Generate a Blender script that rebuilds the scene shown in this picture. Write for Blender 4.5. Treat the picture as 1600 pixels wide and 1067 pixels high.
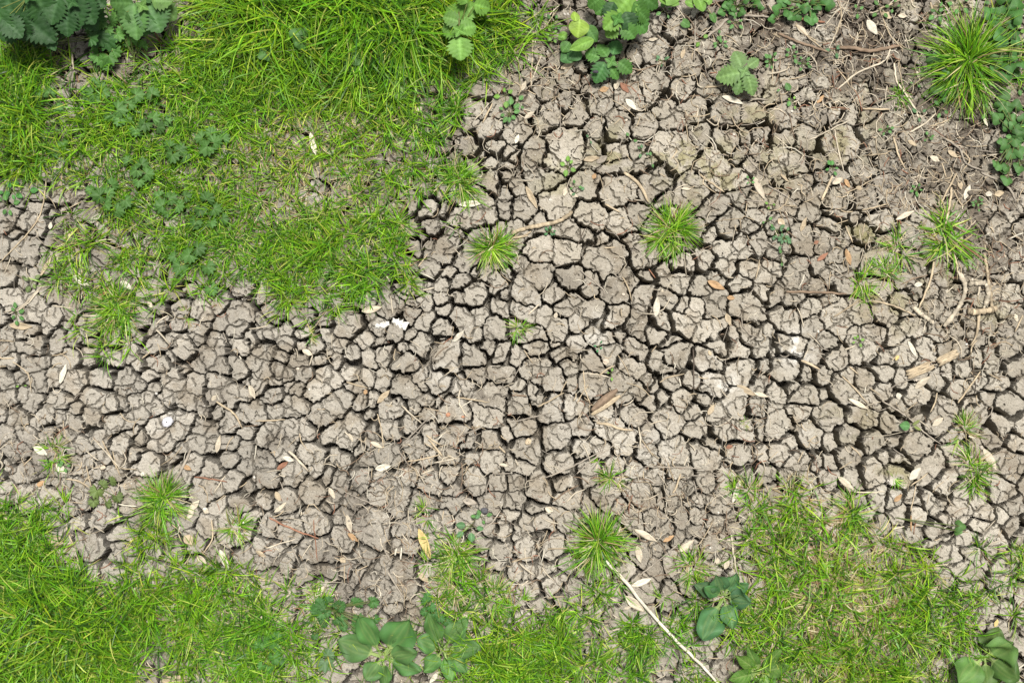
import bpy, math, random
import numpy as np
from mathutils import Vector, Matrix

scene = bpy.context.scene
for o in list(bpy.data.objects):
    bpy.data.objects.remove(o)
COL = scene.collection
rng = np.random.default_rng(7)
random.seed(7)

# ---------------------------------------------------------------- camera, sky, sun, exposure
CAM_H = 1.6 * 50.0 / 36.0                      # 1.6 m of ground across the frame with a 50 mm lens
cam = bpy.data.cameras.new('camera'); cam.lens = 50; cam.sensor_width = 36
cam.clip_start = 0.05; cam.clip_end = 500
cam_o = bpy.data.objects.new('camera', cam); COL.objects.link(cam_o)
cam_o.location = (0, 0, CAM_H); cam_o.rotation_euler = (0, 0, 0)
scene.camera = cam_o

SUN_EL, SUN_AZ = math.radians(73), math.radians(20)      # azimuth clockwise from +Y
w = bpy.data.worlds.new('World'); scene.world = w; w.use_nodes = True
nt = w.node_tree; nt.nodes.clear()
sky = nt.nodes.new('ShaderNodeTexSky'); sky.sky_type = 'NISHITA'; sky.sun_disc = False
sky.sun_elevation = SUN_EL; sky.sun_rotation = SUN_AZ
sky.dust_density = 4.0; sky.air_density = 1.0; sky.ozone_density = 1.0
hs = nt.nodes.new('ShaderNodeHueSaturation'); hs.inputs['Saturation'].default_value = 0.22   # thin white cloud
bg = nt.nodes.new('ShaderNodeBackground'); bg.inputs['Strength'].default_value = 0.065
wo = nt.nodes.new('ShaderNodeOutputWorld')
nt.links.new(sky.outputs[0], hs.inputs['Color']); nt.links.new(hs.outputs[0], bg.inputs[0]); nt.links.new(bg.outputs[0], wo.inputs[0])
sun = bpy.data.lights.new('sun', 'SUN'); sun.energy = 4.1; sun.angle = math.radians(12); sun.color = (1.0, 0.96, 0.9)
sun_o = bpy.data.objects.new('sun', sun); COL.objects.link(sun_o)
sd = Vector((math.sin(SUN_AZ)*math.cos(SUN_EL), math.cos(SUN_AZ)*math.cos(SUN_EL), math.sin(SUN_EL)))
sun_o.rotation_euler = sd.to_track_quat('Z', 'Y').to_euler(); sun_o.location = sd * 5
scene.view_settings.view_transform = 'Standard'; scene.view_settings.look = 'None'
scene.view_settings.exposure = 0.40; scene.view_settings.gamma = 1.0
scene.view_settings.use_curve_mapping = False

scene.cycles.max_bounces = 3; scene.cycles.diffuse_bounces = 1; scene.cycles.glossy_bounces = 1; scene.cycles.transmission_bounces = 2

def px(x, y, h=0.0):
    """survey mm (from the north-west corner) and a height in metres -> world x, y as seen from the survey point"""
    k = (CAM_H - h) / CAM_H / 1000.0
    return ((x - 800) * k, (533.5 - y) * k)
# ---------------------------------------------------------------- survey of the mud plates
# plate centres and radii surveyed tile by tile (tile origin in mm from the north-west corner; 3.9525 survey units to the mm)
PLATES = {
(0,0): "390,370,50 490,290,50 570,380,50 500,530,55 420,450,40 720,420,55 690,490,40 150,1000,80 500,1000,50 280,330,40",
(400,0): "1130,510,50 1230,540,65 1330,660,75 1180,700,55 1190,765,45 1232,780,25 1300,750,50 1360,550,40 1450,820,80 1550,840,40 1480,910,65 1330,890,50 1390,970,35 1450,1020,50 1340,1030,45 1550,930,50 1470,480,60 80,850,50 250,930,50 990,960,40 1540,1040,40",
(800,0): "180,130,60 270,170,50 900,330,70 870,480,70 1080,400,90 1060,550,60 1040,190,55 340,480,80 200,560,70 320,620,60 245,690,75 185,760,45 105,650,40 60,800,75 20,960,40 130,960,85 400,700,70 530,660,60 510,810,70 350,900,100 270,990,40 480,920,60 660,780,80 640,930,70 820,780,55 760,930,40 540,590,50 720,600,60 860,580,50 930,640,55 1120,680,85 1000,760,50 1000,930,110 1150,850,65 1330,710,80 1480,700,70 1330,870,90 1440,840,55 1250,1000,85 1540,830,40 1420,950,50 1540,960,60 640,1040,50 850,1050,60 1480,1040,40 1180,560,50 1300,470,50 1200,300,50",
(1200,0): "90,720,80 280,700,80 520,700,50 410,700,50 450,900,115 700,570,60 620,700,50 650,800,60 880,470,50 990,570,50 680,900,50 250,850,60 40,950,60 180,1030,70 300,1040,50 730,1010,60 600,1030,50 30,590,40 60,850,50 250,600,45 900,800,60 1000,900,60 1150,800,60 1100,1000,60",
(0,270): "215,115,70 240,20,50 380,130,65 390,220,40 500,160,45 530,230,75 395,300,55 330,270,30 210,200,55 60,270,50 140,300,45 230,330,60 80,395,35 20,450,60 150,490,75 345,390,45 30,330,40 635,345,35 665,315,20 740,360,50 710,305,20 55,640,70 140,650,50 195,650,30 310,740,60 230,800,48 205,880,40 150,890,25 315,895,55 400,940,35 430,850,60 60,1000,45 165,990,50 280,980,30 345,1030,50 450,1030,55 550,1055,45 540,920,40 545,995,38 935,730,85 880,890,60 960,830,45 1060,770,40 1090,660,55 860,560,40 960,590,40 1090,850,60 1080,945,45 1010,920,30 1020,975,25 1230,870,70 1350,810,55 1365,920,60 1480,880,75 1225,965,65 1235,1035,45 1480,985,50 1555,1020,40 950,1030,55 830,1030,60 680,1035,60 1070,1030,35 1125,1055,35 1330,1060,40 1480,1050,45 940,945,28",
(400,270): "1440,60,70 1540,20,50 1545,110,40 1370,150,75 1060,215,65 950,190,60 830,280,90 640,250,60 670,340,60 970,340,55 1085,320,55 1030,390,32 1060,435,32 1212,280,42 1215,345,35 1330,270,60 1435,260,35 1540,230,60 1165,240,28 1150,295,25 1180,470,80 1280,530,70 1185,605,50 1080,590,45 970,450,45 800,390,35 960,710,65 1060,690,20 1020,790,50 940,815,30 870,815,30 920,770,28 790,830,65 1150,670,58 1260,665,55 1340,730,80 1265,760,48 1160,770,50 1400,640,50 1500,690,65 1500,850,70 1480,950,80 1180,870,50 1270,910,80 1390,890,45 1160,980,60 1380,1000,40 1040,940,60 950,885,38 960,1015,48 840,980,58 740,930,60 690,890,45 560,940,92 420,905,60 290,890,68 120,860,70 75,915,45 100,990,45 190,960,50 15,1010,35 280,980,48 440,1030,40 370,1055,32 185,1050,38 500,1060,45 660,1045,58 770,1055,48 1160,1062,40 1530,750,38 650,780,50 480,820,30 370,800,50 40,760,50 270,1050,35 1440,1060,50 1330,620,38 1560,620,40",
(800,270): "30,80,50 60,220,85 130,60,50 280,170,95 230,40,48 480,100,60 660,100,105 880,60,105 960,145,48 500,260,85 360,370,70 165,470,80 335,500,82 580,520,115 545,410,50 690,330,75 770,270,65 710,430,42 790,520,58 470,370,38 360,640,68 160,640,72 90,730,72 20,580,45 260,740,62 70,590,24 380,760,42 480,690,58 640,730,75 750,680,48 800,750,62 840,620,42 690,610,38 495,840,68 330,830,58 200,880,62 60,850,48 280,960,80 410,920,58 500,980,46 640,870,75 745,905,46 800,970,62 145,1020,66 410,1035,55 590,1035,60 690,1015,48 920,900,58 960,800,75 1010,680,82 1160,700,68 1150,840,70 1225,830,55 1060,820,38 1050,930,55 1220,970,68 1000,1045,62 870,510,42 1120,370,58 1080,570,50 1190,540,72 1215,390,52 1100,440,28 1320,320,85 1310,470,62 1400,420,46 1460,370,32 1520,440,52 1430,500,42 1450,590,66 1315,600,52 1410,690,62 1270,650,42 1550,650,56 1540,740,46 1450,840,95 1270,790,40 1430,970,60 1340,1030,55 1560,1000,46 1110,130,100 1230,220,85 1390,40,66 1410,120,52 1540,160,56 1540,270,52 880,970,46 1020,560,46",
(1200,270): "190,60,75 310,20,46 440,170,75 610,180,75 740,100,66 830,190,66 690,280,72 600,380,72 430,235,55 380,340,56 410,295,25 210,420,58 120,190,58 350,420,66 170,610,85 30,590,46 60,540,36 30,740,42 310,690,38 390,640,52 430,595,36 470,680,55 340,590,36 530,500,52 690,560,82 760,410,46 880,380,72 900,560,75 980,440,56 1100,660,66 820,780,62 900,735,42 740,860,70 590,880,52 890,960,62 1030,1000,62 770,1025,46 660,1010,52 120,910,90 100,1020,60 170,780,46 260,840,46 400,880,72 260,945,55 370,800,50 450,975,46 540,1040,46 1010,740,55 1110,770,36 1020,840,46 1110,880,46 1170,980,55 1280,560,66 1420,560,56 1440,640,46 1300,790,38 1240,900,55 1350,930,55 1440,860,38 1460,960,46 1540,900,46 990,280,56 1150,500,46 1200,570,36 560,270,28 980,180,38 1540,600,46 1080,580,46",
(0,530): "45,60,42 190,50,70 335,30,48 440,40,55 550,60,45 545,135,42 680,90,66 800,50,75 960,40,58 970,150,60 860,165,36 1120,80,70 1050,115,36 1210,10,48 1360,60,52 1355,170,46 1250,110,46 1490,50,58 1465,170,56 1560,130,36 1195,165,50 1115,200,32 1330,255,52 1190,280,56 1060,230,42 1000,260,28 1070,290,30 1455,340,75 1540,440,75 1560,240,36 1510,240,30 1140,380,46 1030,380,38 970,430,42 910,385,32 830,385,34 770,390,28 690,400,56 820,330,22 770,310,34 770,230,62 870,280,32 920,240,32 950,290,26 620,230,66 530,220,42 440,270,66 580,350,62 385,380,70 350,260,32 200,150,75 240,270,56 130,230,36 50,260,62 190,370,80 55,370,56 100,480,56 270,480,80 30,470,32 380,510,50 460,520,52 475,450,32 580,480,70 700,500,60 800,510,32 870,490,42 840,570,26 885,610,42 950,560,42 960,660,36 755,640,62 600,580,46 495,650,42 300,580,66 420,600,46 1030,520,28 1130,490,42 1110,570,58 1040,650,50 1110,680,42 1060,745,44 1210,645,52 1300,650,36 1205,770,52 1300,800,56 1410,530,66 1310,560,32 1225,530,42 1410,650,60 1405,750,50 1520,580,32 1510,690,46 1500,790,56 1440,880,60 1530,930,46 1280,940,80 1110,850,75 920,780,80 740,720,36 850,700,32 820,960,56 900,930,46 590,830,56 520,750,56 90,700,56 30,790,36 120,830,70 370,920,56 330,980,56 60,920,46 690,830,46 150,600,46 60,600,46 1330,1030,46 1490,1010,56 400,1040,46 800,1040,46 1330,450,32 1250,430,36",
(400,530): "180,20,52 50,60,42 160,90,36 260,130,70 400,130,42 380,50,46 450,65,24 525,45,46 510,130,36 600,90,42 700,110,60 790,80,66 895,60,28 1010,50,85 1180,110,95 1350,110,78 1350,200,58 1510,80,66 1520,200,66 1300,260,44 30,190,42 115,190,32 190,220,32 290,220,66 100,270,36 30,290,28 100,335,62 200,300,28 370,320,66 265,330,42 420,220,50 495,230,42 570,200,42 670,230,46 790,250,56 930,170,75 920,290,85 1010,240,42 1130,260,75 1220,290,36 1040,385,38 540,370,46 475,410,52 635,390,48 710,390,32 840,440,75 830,560,62 930,530,66 710,490,42 630,530,60 740,570,42 400,490,66 270,410,46 200,390,36 210,470,42 115,430,52 110,540,36 200,560,56 330,580,56 465,580,56 560,640,66 640,700,46 150,660,56 50,600,46 330,700,80 50,860,70 210,840,70 370,790,38 520,760,66 440,850,36 525,880,50 660,860,62 690,750,46 820,720,75 970,660,82 1060,590,46 780,930,66 760,870,28 930,850,66 1080,880,82 1040,740,46 1200,830,60 1230,930,46 1230,600,75 1310,640,46 1200,740,56 1440,640,62 1320,750,46 1450,760,64 1340,870,58 1500,880,56 1550,600,36 1440,500,75 1480,370,75 1200,450,75 1040,460,56 970,440,46 1140,390,36 350,950,70 170,1010,82 480,990,56 600,1010,56 40,980,46 1480,1000,52 1560,1020,36 1240,1030,66 1040,1010,66 880,1000,56 430,1040,36 700,660,36",
(800,530): "30,110,52 150,50,70 400,40,66 300,90,52 385,110,30 485,120,62 600,60,70 760,50,82 260,20,36 170,160,60 90,200,46 160,235,32 130,290,46 50,290,42 260,260,70 180,350,42 360,180,56 375,270,42 480,280,60 740,165,78 680,250,64 900,140,56 1020,90,95 960,180,50 770,320,56 830,260,36 880,290,32 980,280,60 840,390,44 920,370,32 1050,350,70 1090,270,46 1120,430,46 1210,140,70 1280,50,66 1370,70,58 1430,190,85 1540,50,56 1550,160,42 1550,270,46 1240,290,74 1370,390,70 1530,420,52 1260,470,38 1180,370,36 960,510,82 740,480,82 680,390,38 1140,550,70 1310,560,56 1430,560,56 1540,530,46 60,400,66 390,410,70 260,430,75 280,600,92 430,530,66 560,440,46 70,560,66 90,660,85 40,760,46 300,760,82 430,680,56 570,560,36 700,640,66 850,600,52 1010,690,82 830,720,46 480,780,66 340,870,56 170,920,82 20,880,38 40,1000,46 350,1000,66 570,970,95 620,770,56 760,810,62 890,870,56 800,960,78 720,870,24 910,950,36 1000,960,70 1100,960,36 1200,880,60 1190,740,80 1230,650,36 1410,730,70 1550,720,46 1310,940,56 1330,850,46 1460,830,46 1260,1030,56 1140,1020,46 450,1040,56 130,1050,46 1030,830,46 1420,970,46 560,680,42 540,620,36 480,870,50",
(1200,530): "150,50,85 10,50,36 100,190,95 290,90,66 370,30,46 540,100,56 650,60,60 730,100,56 720,190,56 835,100,72 960,70,66 1080,40,50 1180,40,56 1390,130,52 1490,70,70 1540,160,62 1280,130,36 1230,180,52 1130,220,40 240,230,42 330,240,56 430,130,70 440,310,70 600,240,56 500,230,42 710,320,66 930,350,82 1050,250,70 1180,290,66 1320,260,46 1420,270,75 1560,300,46 160,280,46 240,350,70 330,340,36 815,400,62 640,380,66 1105,410,60 1370,370,42 1490,410,80 1270,490,90 1450,530,85 1390,610,75 1540,640,56 1480,760,100 50,540,85 220,460,46 370,480,80 10,430,28 600,480,82 760,520,70 260,610,85 390,620,36 500,600,60 640,640,80 780,630,42 500,710,74 720,740,60 650,800,80 800,850,60 910,680,80 990,800,90 530,850,70 380,860,66 290,770,46 380,755,40 210,760,64 60,690,52 130,640,42 230,870,56 1100,900,70 460,980,56 340,1000,46 560,1000,46 1050,490,82 930,470,36 900,430,24 1300,680,56 1000,990,46 920,1020,46 1070,1030,46 1250,400,46 60,290,56 1440,920,66 880,960,36 1200,950,36 1170,600,46 1240,350,28 820,740,50",
(0,797): "650,40,85 560,220,85 490,100,38 750,140,75 770,270,92 700,380,56 840,50,56 380,150,56 570,380,36 1060,240,75 1190,200,72 1260,100,56 1360,300,36 1280,380,36 1500,270,46 1490,200,36 1550,60,46 890,370,32 580,650,66 960,880,72 1060,830,36 1160,840,56 1100,950,56 1300,930,66 560,520,46 1460,420,36 1180,330,46 1400,180,42 1000,110,70",
(400,797): "60,110,62 200,130,75 30,220,46 110,270,46 190,330,52 200,20,46 360,80,95 60,340,36 380,260,92 540,170,66 720,110,100 940,130,66 920,220,75 1270,40,56 1390,200,52 1500,250,56 1530,110,36 1400,270,42 1500,350,52 590,350,46 660,290,56 620,400,36 700,440,46 790,340,56 900,360,75 940,480,56 870,510,42 780,490,46 420,380,56 290,390,56 1060,370,56 1000,560,46 880,630,36 960,600,28 450,1000,56 310,900,56 520,520,46 90,560,56 1440,100,36 1260,240,46 1340,350,42 1560,40,36 1470,440,36 1090,490,46 80,420,46",
(800,797): "80,90,56 180,90,56 20,110,36 90,230,70 160,210,28 250,230,66 330,60,80 110,370,42 190,380,46 260,460,72 360,500,46 350,560,36 120,490,52 150,570,36 50,640,56 250,680,56 320,330,36 20,380,36 750,90,66 700,150,50 930,130,56 1030,160,52 650,200,32 850,60,52 1150,120,46 820,460,70 980,540,60 640,550,42 690,640,80 850,690,56 1230,840,56 1320,880,56 1160,850,46 1250,230,56 1100,220,36 680,930,46 640,1020,56 560,950,56 560,770,36 1520,480,46 1160,990,46 1050,900,36 1170,40,56 1060,60,46 1260,60,46",
(1200,797): "420,40,56 450,120,46 930,30,56 830,50,56 900,150,56 790,150,46 690,210,46 1030,120,56 1040,190,36 1250,180,56 1380,190,70 1270,260,46 520,400,56 560,470,46 600,560,46 1200,380,66 1130,450,42 1470,510,56 1540,540,46 1490,600,46 1460,740,46 1140,540,46 160,750,46 1160,300,46 640,720,36 1500,90,56 1450,50,46",
}
# the wide cracks, as surveyed polylines in the same tiles
CRACKS = {
(0,0): "430,290 440,400 510,400 560,470;400,420 460,440;660,460 780,455;30,1020 60,1060 100,1080",
(400,0): "1110,540 1130,640 1230,670 1290,590 1380,590;1110,740 1130,680;1250,700 1270,790 1370,830 1480,860;1400,860 1380,940 1400,1050;1420,950 1500,960 1530,1040;960,960 990,1020",
(800,0): "985,180 990,300 950,470 960,580 1010,640;1215,640 1225,720 1240,790 1330,800 1420,790 1560,770;1240,850 1300,940 1380,1000;330,690 340,780 440,830;570,780 565,960;580,860 700,850 850,870;110,730 190,800 280,790;960,1060 1100,1010",
(1200,0): "40,600 20,680 60,760 30,840;450,600 470,700 370,800 300,870 330,980 200,990;540,810 600,920 640,950",
(0,270): "30,10 200,30;220,60 290,130 290,230 320,340 270,390 240,410;80,550 230,530;620,1000 780,1000 900,970;1020,830 1000,900;1000,600 1010,640",
(400,270): "660,230 700,290 760,350 880,350 940,290 1000,250 1010,150;960,420 1060,470 1110,410;1000,300 1060,390;1110,170 1120,260 990,280;360,870 390,960 480,930 490,860;470,840 560,800 620,850 660,960 620,1040;1120,830 1200,800 1300,850 1400,830 1460,760 1550,770;1370,670 1440,720;1110,850 1220,980 1300,1000;1090,920 1100,1060;1520,20 1500,90 1450,130",
(800,270): "850,150 880,150 980,50 1010,10;370,280 430,210 560,180;990,590 1080,620 1190,640 1260,620;1230,330 1270,390 1340,400;1120,450 1120,580;600,370 660,430 720,540 800,660 850,690 870,640;870,700 870,1060;540,930 600,960 700,970;1000,940 1060,1030 1200,1020 1330,990;1370,560 1340,680 1480,760 1560,800;0,690 70,650",
(1200,270): "530,180 540,240 600,240 690,200;340,200 400,260 480,290 500,330 570,460 620,460;590,290 650,330 700,350 770,310;130,510 200,570 260,580 270,650 340,690 440,710 520,740;640,890 670,940 780,950 850,900;20,850 0,920 40,1060;1000,480 990,570;640,10 620,60",
(0,530): "480,40 500,120;700,20 730,100 680,170 590,150 490,190;600,290 690,310 680,260;840,190 920,100 890,20;1020,110 1120,150 1200,90;1380,10 1400,100 1400,180 1440,270 1540,240;310,350 200,430 170,470;520,500 540,570;990,640 1000,730 1070,770 1140,750;1340,820 1390,800 1480,920 1580,1000;1250,690 1370,770;700,600 690,650",
(400,530): "290,90 330,140 420,180 480,120;590,20 600,60 560,130 640,170;870,100 990,130 1090,120;1090,30 1070,110;1090,160 1200,220 1240,210 1250,160 1320,60;1380,30 1440,100 1440,180 1560,120;780,370 900,390 960,470 1020,510;740,440 780,600;590,440 660,450 700,540;450,650 560,710 620,740;400,560 420,680 430,760;1130,560 1220,520 1310,510;1090,560 1000,590 880,680;1360,590 1360,690;1270,680 1270,900 1320,970;1500,580 1520,640 1570,640;1090,760 1240,800;120,800 115,940 30,950;610,760 600,850",
(800,530): "0,490 120,460 160,410 310,320;180,540 190,690 260,680 380,630 500,590;190,700 200,830;370,690 410,860;70,880 110,980 200,1040;200,840 280,850 290,920 420,890;860,10 820,90 720,110;840,130 880,230 960,230 1100,220;1110,20 1120,200;1150,60 1290,140 1350,140 1430,80;1430,20 1520,130 1570,120;1510,150 1490,270;920,240 930,320 980,370;1100,640 1220,600 1240,520;1260,660 1420,630 1570,620;1290,690 1340,790 1430,800 1510,770 1460,660;1450,420 1470,480;680,740 760,720 780,680;700,920 720,1010",
(1200,530): "40,30 60,90 170,110;200,170 150,240 80,300;270,220 280,290 390,290 380,380 450,400;430,550 420,660 440,760 560,740 650,700;540,540 620,560 700,560;550,570 560,660 640,700 700,680 790,690 840,600;800,690 860,780 880,870;300,890 400,930 440,890;600,770 580,900;480,910 600,950 760,970 860,920;1080,800 1060,880 940,950;1040,940 1130,1010 1160,1000;790,290 870,370 910,430 1000,440 1020,370;960,280 1050,330 1100,340;1380,430 1550,470;1370,510 1470,620;1530,270 1540,370 1570,430;1350,700 1480,630 1570,690;1420,110 1450,170 1540,90;0,630 130,580;170,570 180,660 240,700 340,690;640,180 660,240;700,380 860,480 1060,640",
(0,797): "540,40 560,110 650,130 770,40;650,130 650,250 600,350;1120,180 1130,270 1000,340;1130,270 1230,270 1300,190 1300,60",
(400,797): "440,40 470,110 480,200 490,250;330,160 460,150;500,230 570,260 640,200;640,230 740,230;870,90 820,220 860,290 1000,310 1070,300;990,360 1000,450 1020,490;90,80 130,160;60,370 190,390 250,320;1340,180 1350,260;1490,100 1560,150;1440,330 1520,410",
(800,797): "140,150 190,180 240,110;150,300 240,320 310,270;170,440 180,500 250,550 330,600;310,440 310,520;250,330 240,400",
(1200,797): "870,10 860,110 880,140;1440,150 1470,210",
}
# grass cover, one digit per 50 mm square, north row first
COVER = """
22112257999998542000000000000111
52012479999998631000000000000001
85234799999985200000000000001022
97445798888886100000000000000001
86467566545776500000000000000001
31255776545655400000000000000001
00135677655420000000000000000000
02655667887762000000000000000000
03542367888761000000000000000000
00264011343100000000000000000000
00052000000000000000000000000000
00000000000000000000000000000000
00000000000000000000000000000000
00000000000000000000000000000000
01100000000000000000000000000010
12012200000000000000000452000120
75003100200002000000000265320020
97103322000003400030002365433114
98556665141002330151222377466331
99766568552112344533422467567631
99883347642222377754522577776431
99883347642222377754522577776431
"""
# ---------------------------------------------------------------- helpers
def tag(o, label=None, cat=None, group=None, kind=None):
    if label: o['label'] = label
    if cat: o['category'] = cat
    if group: o['group'] = group
    if kind: o['kind'] = kind
    return o

def mesh_np(name, verts, quads=None, tris=None, mat=None, col=None, smooth=True, parent=None):
    """one mesh object from numpy arrays; col is an (n,4) colour per vertex"""
    me = bpy.data.meshes.new(name)
    verts = np.asarray(verts, dtype=np.float32).reshape(-1, 3)
    nq = 0 if quads is None else len(quads); ntr = 0 if tris is None else len(tris)
    me.vertices.add(len(verts)); me.vertices.foreach_set('co', verts.ravel())
    me.loops.add(nq*4 + ntr*3)
    li = []
    if nq: li.append(np.asarray(quads, dtype=np.int32).ravel())
    if ntr: li.append(np.asarray(tris, dtype=np.int32).ravel())
    me.loops.foreach_set('vertex_index', np.concatenate(li))
    me.polygons.add(nq + ntr)
    st = np.concatenate([np.arange(nq, dtype=np.int32)*4, nq*4 + np.arange(ntr, dtype=np.int32)*3])
    me.polygons.foreach_set('loop_start', st.astype(np.int32))
    me.polygons.foreach_set('use_smooth', np.full(nq + ntr, smooth, dtype=bool))
    me.update(calc_edges=True)
    if col is not None:
        a = me.color_attributes.new('col', 'FLOAT_COLOR', 'POINT')
        a.data.foreach_set('color', np.asarray(col, dtype=np.float32).ravel())
    if mat: me.materials.append(mat)
    o = bpy.data.objects.new(name, me); COL.objects.link(o)
    if parent is not None: o.parent = parent
    return o

def empty(name, loc, rz=0.0):
    o = bpy.data.objects.new(name, None); COL.objects.link(o)
    o.empty_display_size = 0.02; o.location = loc; o.rotation_euler = (0, 0, rz)
    return o

def vnoise(x, y, scale, seed):
    """smooth value noise in -1..1, feature size = scale"""
    r = np.random.default_rng(seed); N = 256
    lat = r.uniform(-1, 1, (N, N)).astype(np.float32)
    u = x/scale + 1000.37; v = y/scale + 1000.71
    iu = np.floor(u).astype(np.int32); iv = np.floor(v).astype(np.int32)
    fu = (u-iu).astype(np.float32); fv = (v-iv).astype(np.float32)
    fu = fu*fu*fu*(fu*(fu*6-15)+10); fv = fv*fv*fv*(fv*(fv*6-15)+10)
    a = lat[iv % N, iu % N]; b = lat[iv % N, (iu+1) % N]; c = lat[(iv+1) % N, iu % N]; d = lat[(iv+1) % N, (iu+1) % N]
    return (a*(1-fu)+b*fu)*(1-fv) + (c*(1-fu)+d*fu)*fv

def sstep(a, b, x):
    t = np.clip((x-a)/(b-a), 0, 1); return t*t*(3-2*t)

# ---------------------------------------------------------------- materials
def nodes(name):
    m = bpy.data.materials.new(name); m.use_nodes = True
    t = m.node_tree; t.nodes.clear()
    return m, t, lambda k, **kw: mknode(t, k, kw)
def mknode(t, k, kw):
    n = t.nodes.new(k)
    for a, b in kw.items():
        if a.startswith('_'): n.inputs[a[1:]].default_value = b
        else: setattr(n, a, b)
    return n

def mix(t, fac, a, b, mode='MIX'):
    n = t.nodes.new('ShaderNodeMix'); n.data_type = 'RGBA'; n.blend_type = mode
    for s, v in ((0, fac), (6, a), (7, b)):
        if hasattr(v, 'is_output'): t.links.new(v, n.inputs[s])
        else: n.inputs[s].default_value = v if s == 0 else (*v, 1)[:4]
    return n.outputs[2]
def math_n(t, op, a, b=None, c=None, clamp=False):
    n = t.nodes.new('ShaderNodeMath'); n.operation = op; n.use_clamp = clamp
    for i, v in enumerate((a, b, c)):
        if v is None: continue
        if hasattr(v, 'is_output'): t.links.new(v, n.inputs[i])
        else: n.inputs[i].default_value = v
    return n.outputs[0]
def ramp(t, f, a, b):
    n = t.nodes.new('ShaderNodeMapRange'); n.interpolation_type = 'SMOOTHSTEP'
    n.inputs[1].default_value = a; n.inputs[2].default_value = b
    t.links.new(f, n.inputs[0]); return n.outputs[0]
def noise(t, vec, scale, detail=4, rough=0.6):
    n = t.nodes.new('ShaderNodeTexNoise'); n.inputs['Scale'].default_value = scale
    n.inputs['Detail'].default_value = detail; n.inputs['Roughness'].default_value = rough
    t.links.new(vec, n.inputs['Vector']); return n.outputs['Fac']

def soil_material(name='dry_mud', attr=True):
    """crust colour from the surveyed colour field (or plain), fine grain and relief from noise"""
    m, t, N = nodes(name)
    geo = N('ShaderNodeNewGeometry'); P = geo.outputs['Position']
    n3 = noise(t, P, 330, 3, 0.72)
    if attr:
        base = N('ShaderNodeAttribute', attribute_name='col').outputs['Color']
    else:
        base = mix(t, noise(t, P, 12, 4), (0.11, 0.085, 0.065), (0.2, 0.165, 0.13))
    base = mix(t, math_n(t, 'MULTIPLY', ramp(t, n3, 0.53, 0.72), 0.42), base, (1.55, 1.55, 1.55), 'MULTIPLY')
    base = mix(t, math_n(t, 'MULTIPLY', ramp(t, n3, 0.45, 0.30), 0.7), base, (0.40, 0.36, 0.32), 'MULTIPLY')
    bs = N('ShaderNodeBsdfPrincipled', _Roughness=0.93); bs.inputs['Specular IOR Level'].default_value = 0.15
    t.links.new(base, bs.inputs['Base Color'])
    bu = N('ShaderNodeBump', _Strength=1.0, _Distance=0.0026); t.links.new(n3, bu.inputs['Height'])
    t.links.new(bu.outputs[0], bs.inputs['Normal'])
    out = N('ShaderNodeOutputMaterial'); t.links.new(bs.outputs[0], out.inputs[0])
    return m

def outer_soil_material():
    """the same mud beyond the surveyed patch: plates and cracks as relief"""
    m, t, N = nodes('dry_mud_beyond'); P = N('ShaderNodeNewGeometry').outputs['Position']
    n1, n3 = noise(t, P, 14, 4), noise(t, P, 330, 3, 0.72)
    wv = N('ShaderNodeVectorMath', operation='MULTIPLY_ADD'); nn = N('ShaderNodeTexNoise'); nn.inputs['Scale'].default_value = 40
    t.links.new(P, nn.inputs['Vector']); t.links.new(nn.outputs['Color'], wv.inputs[0]); wv.inputs[1].default_value = (.03, .03, 0); t.links.new(P, wv.inputs[2])
    vc = N('ShaderNodeTexVoronoi', feature='DISTANCE_TO_EDGE', voronoi_dimensions='2D'); vc.inputs['Scale'].default_value = 26; t.links.new(wv.outputs[0], vc.inputs['Vector'])
    base = mix(t, n1, (0.27, 0.235, 0.19), (0.37, 0.335, 0.28))
    bs = N('ShaderNodeBsdfPrincipled', _Roughness=0.93); bs.inputs['Specular IOR Level'].default_value = 0.15; t.links.new(base, bs.inputs['Base Color'])
    h = math_n(t, 'MULTIPLY_ADD', ramp(t, vc.outputs['Distance'], 0.0, 0.09), 4.0, n3)
    bu = N('ShaderNodeBump', _Strength=1.0, _Distance=0.003); t.links.new(h, bu.inputs['Height']); t.links.new(bu.outputs[0], bs.inputs['Normal'])
    out = N('ShaderNodeOutputMaterial'); t.links.new(bs.outputs[0], out.inputs[0])
    return m

def plant_material(name, rough=0.5, trans=0.35, spec=0.35, bump=0.0):
    """blade or leaf: vertex colour, a little of the light passes through"""
    m, t, N = nodes(name)
    at = N('ShaderNodeAttribute', attribute_name='col')
    geo = N('ShaderNodeNewGeometry')
    nz = noise(t, geo.outputs['Position'], 130, 4)
    c = mix(t, math_n(t, 'MULTIPLY', ramp(t, nz, 0.35, 0.7), 0.35), at.outputs['Color'], (1.25, 1.2, 0.9), 'MULTIPLY')
    bs = N('ShaderNodeBsdfPrincipled', _Roughness=rough); bs.inputs['Specular IOR Level'].default_value = spec
    t.links.new(c, bs.inputs['Base Color'])
    tr = N('ShaderNodeBsdfTranslucent'); tc = mix(t, 1.0, c, (1.15, 1.2, 0.45), 'MULTIPLY'); t.links.new(tc, tr.inputs['Color'])
    mx = N('ShaderNodeMixShader'); mx.inputs[0].default_value = trans
    t.links.new(bs.outputs[0], mx.inputs[1]); t.links.new(tr.outputs[0], mx.inputs[2])
    if bump:
        bu = N('ShaderNodeBump', _Strength=bump, _Distance=0.0012)
        t.links.new(noise(t, geo.outputs['Position'], 320, 3), bu.inputs['Height']); t.links.new(bu.outputs[0], bs.inputs['Normal'])
    out = N('ShaderNodeOutputMaterial'); t.links.new(mx.outputs[0], out.inputs[0])
    return m

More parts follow.
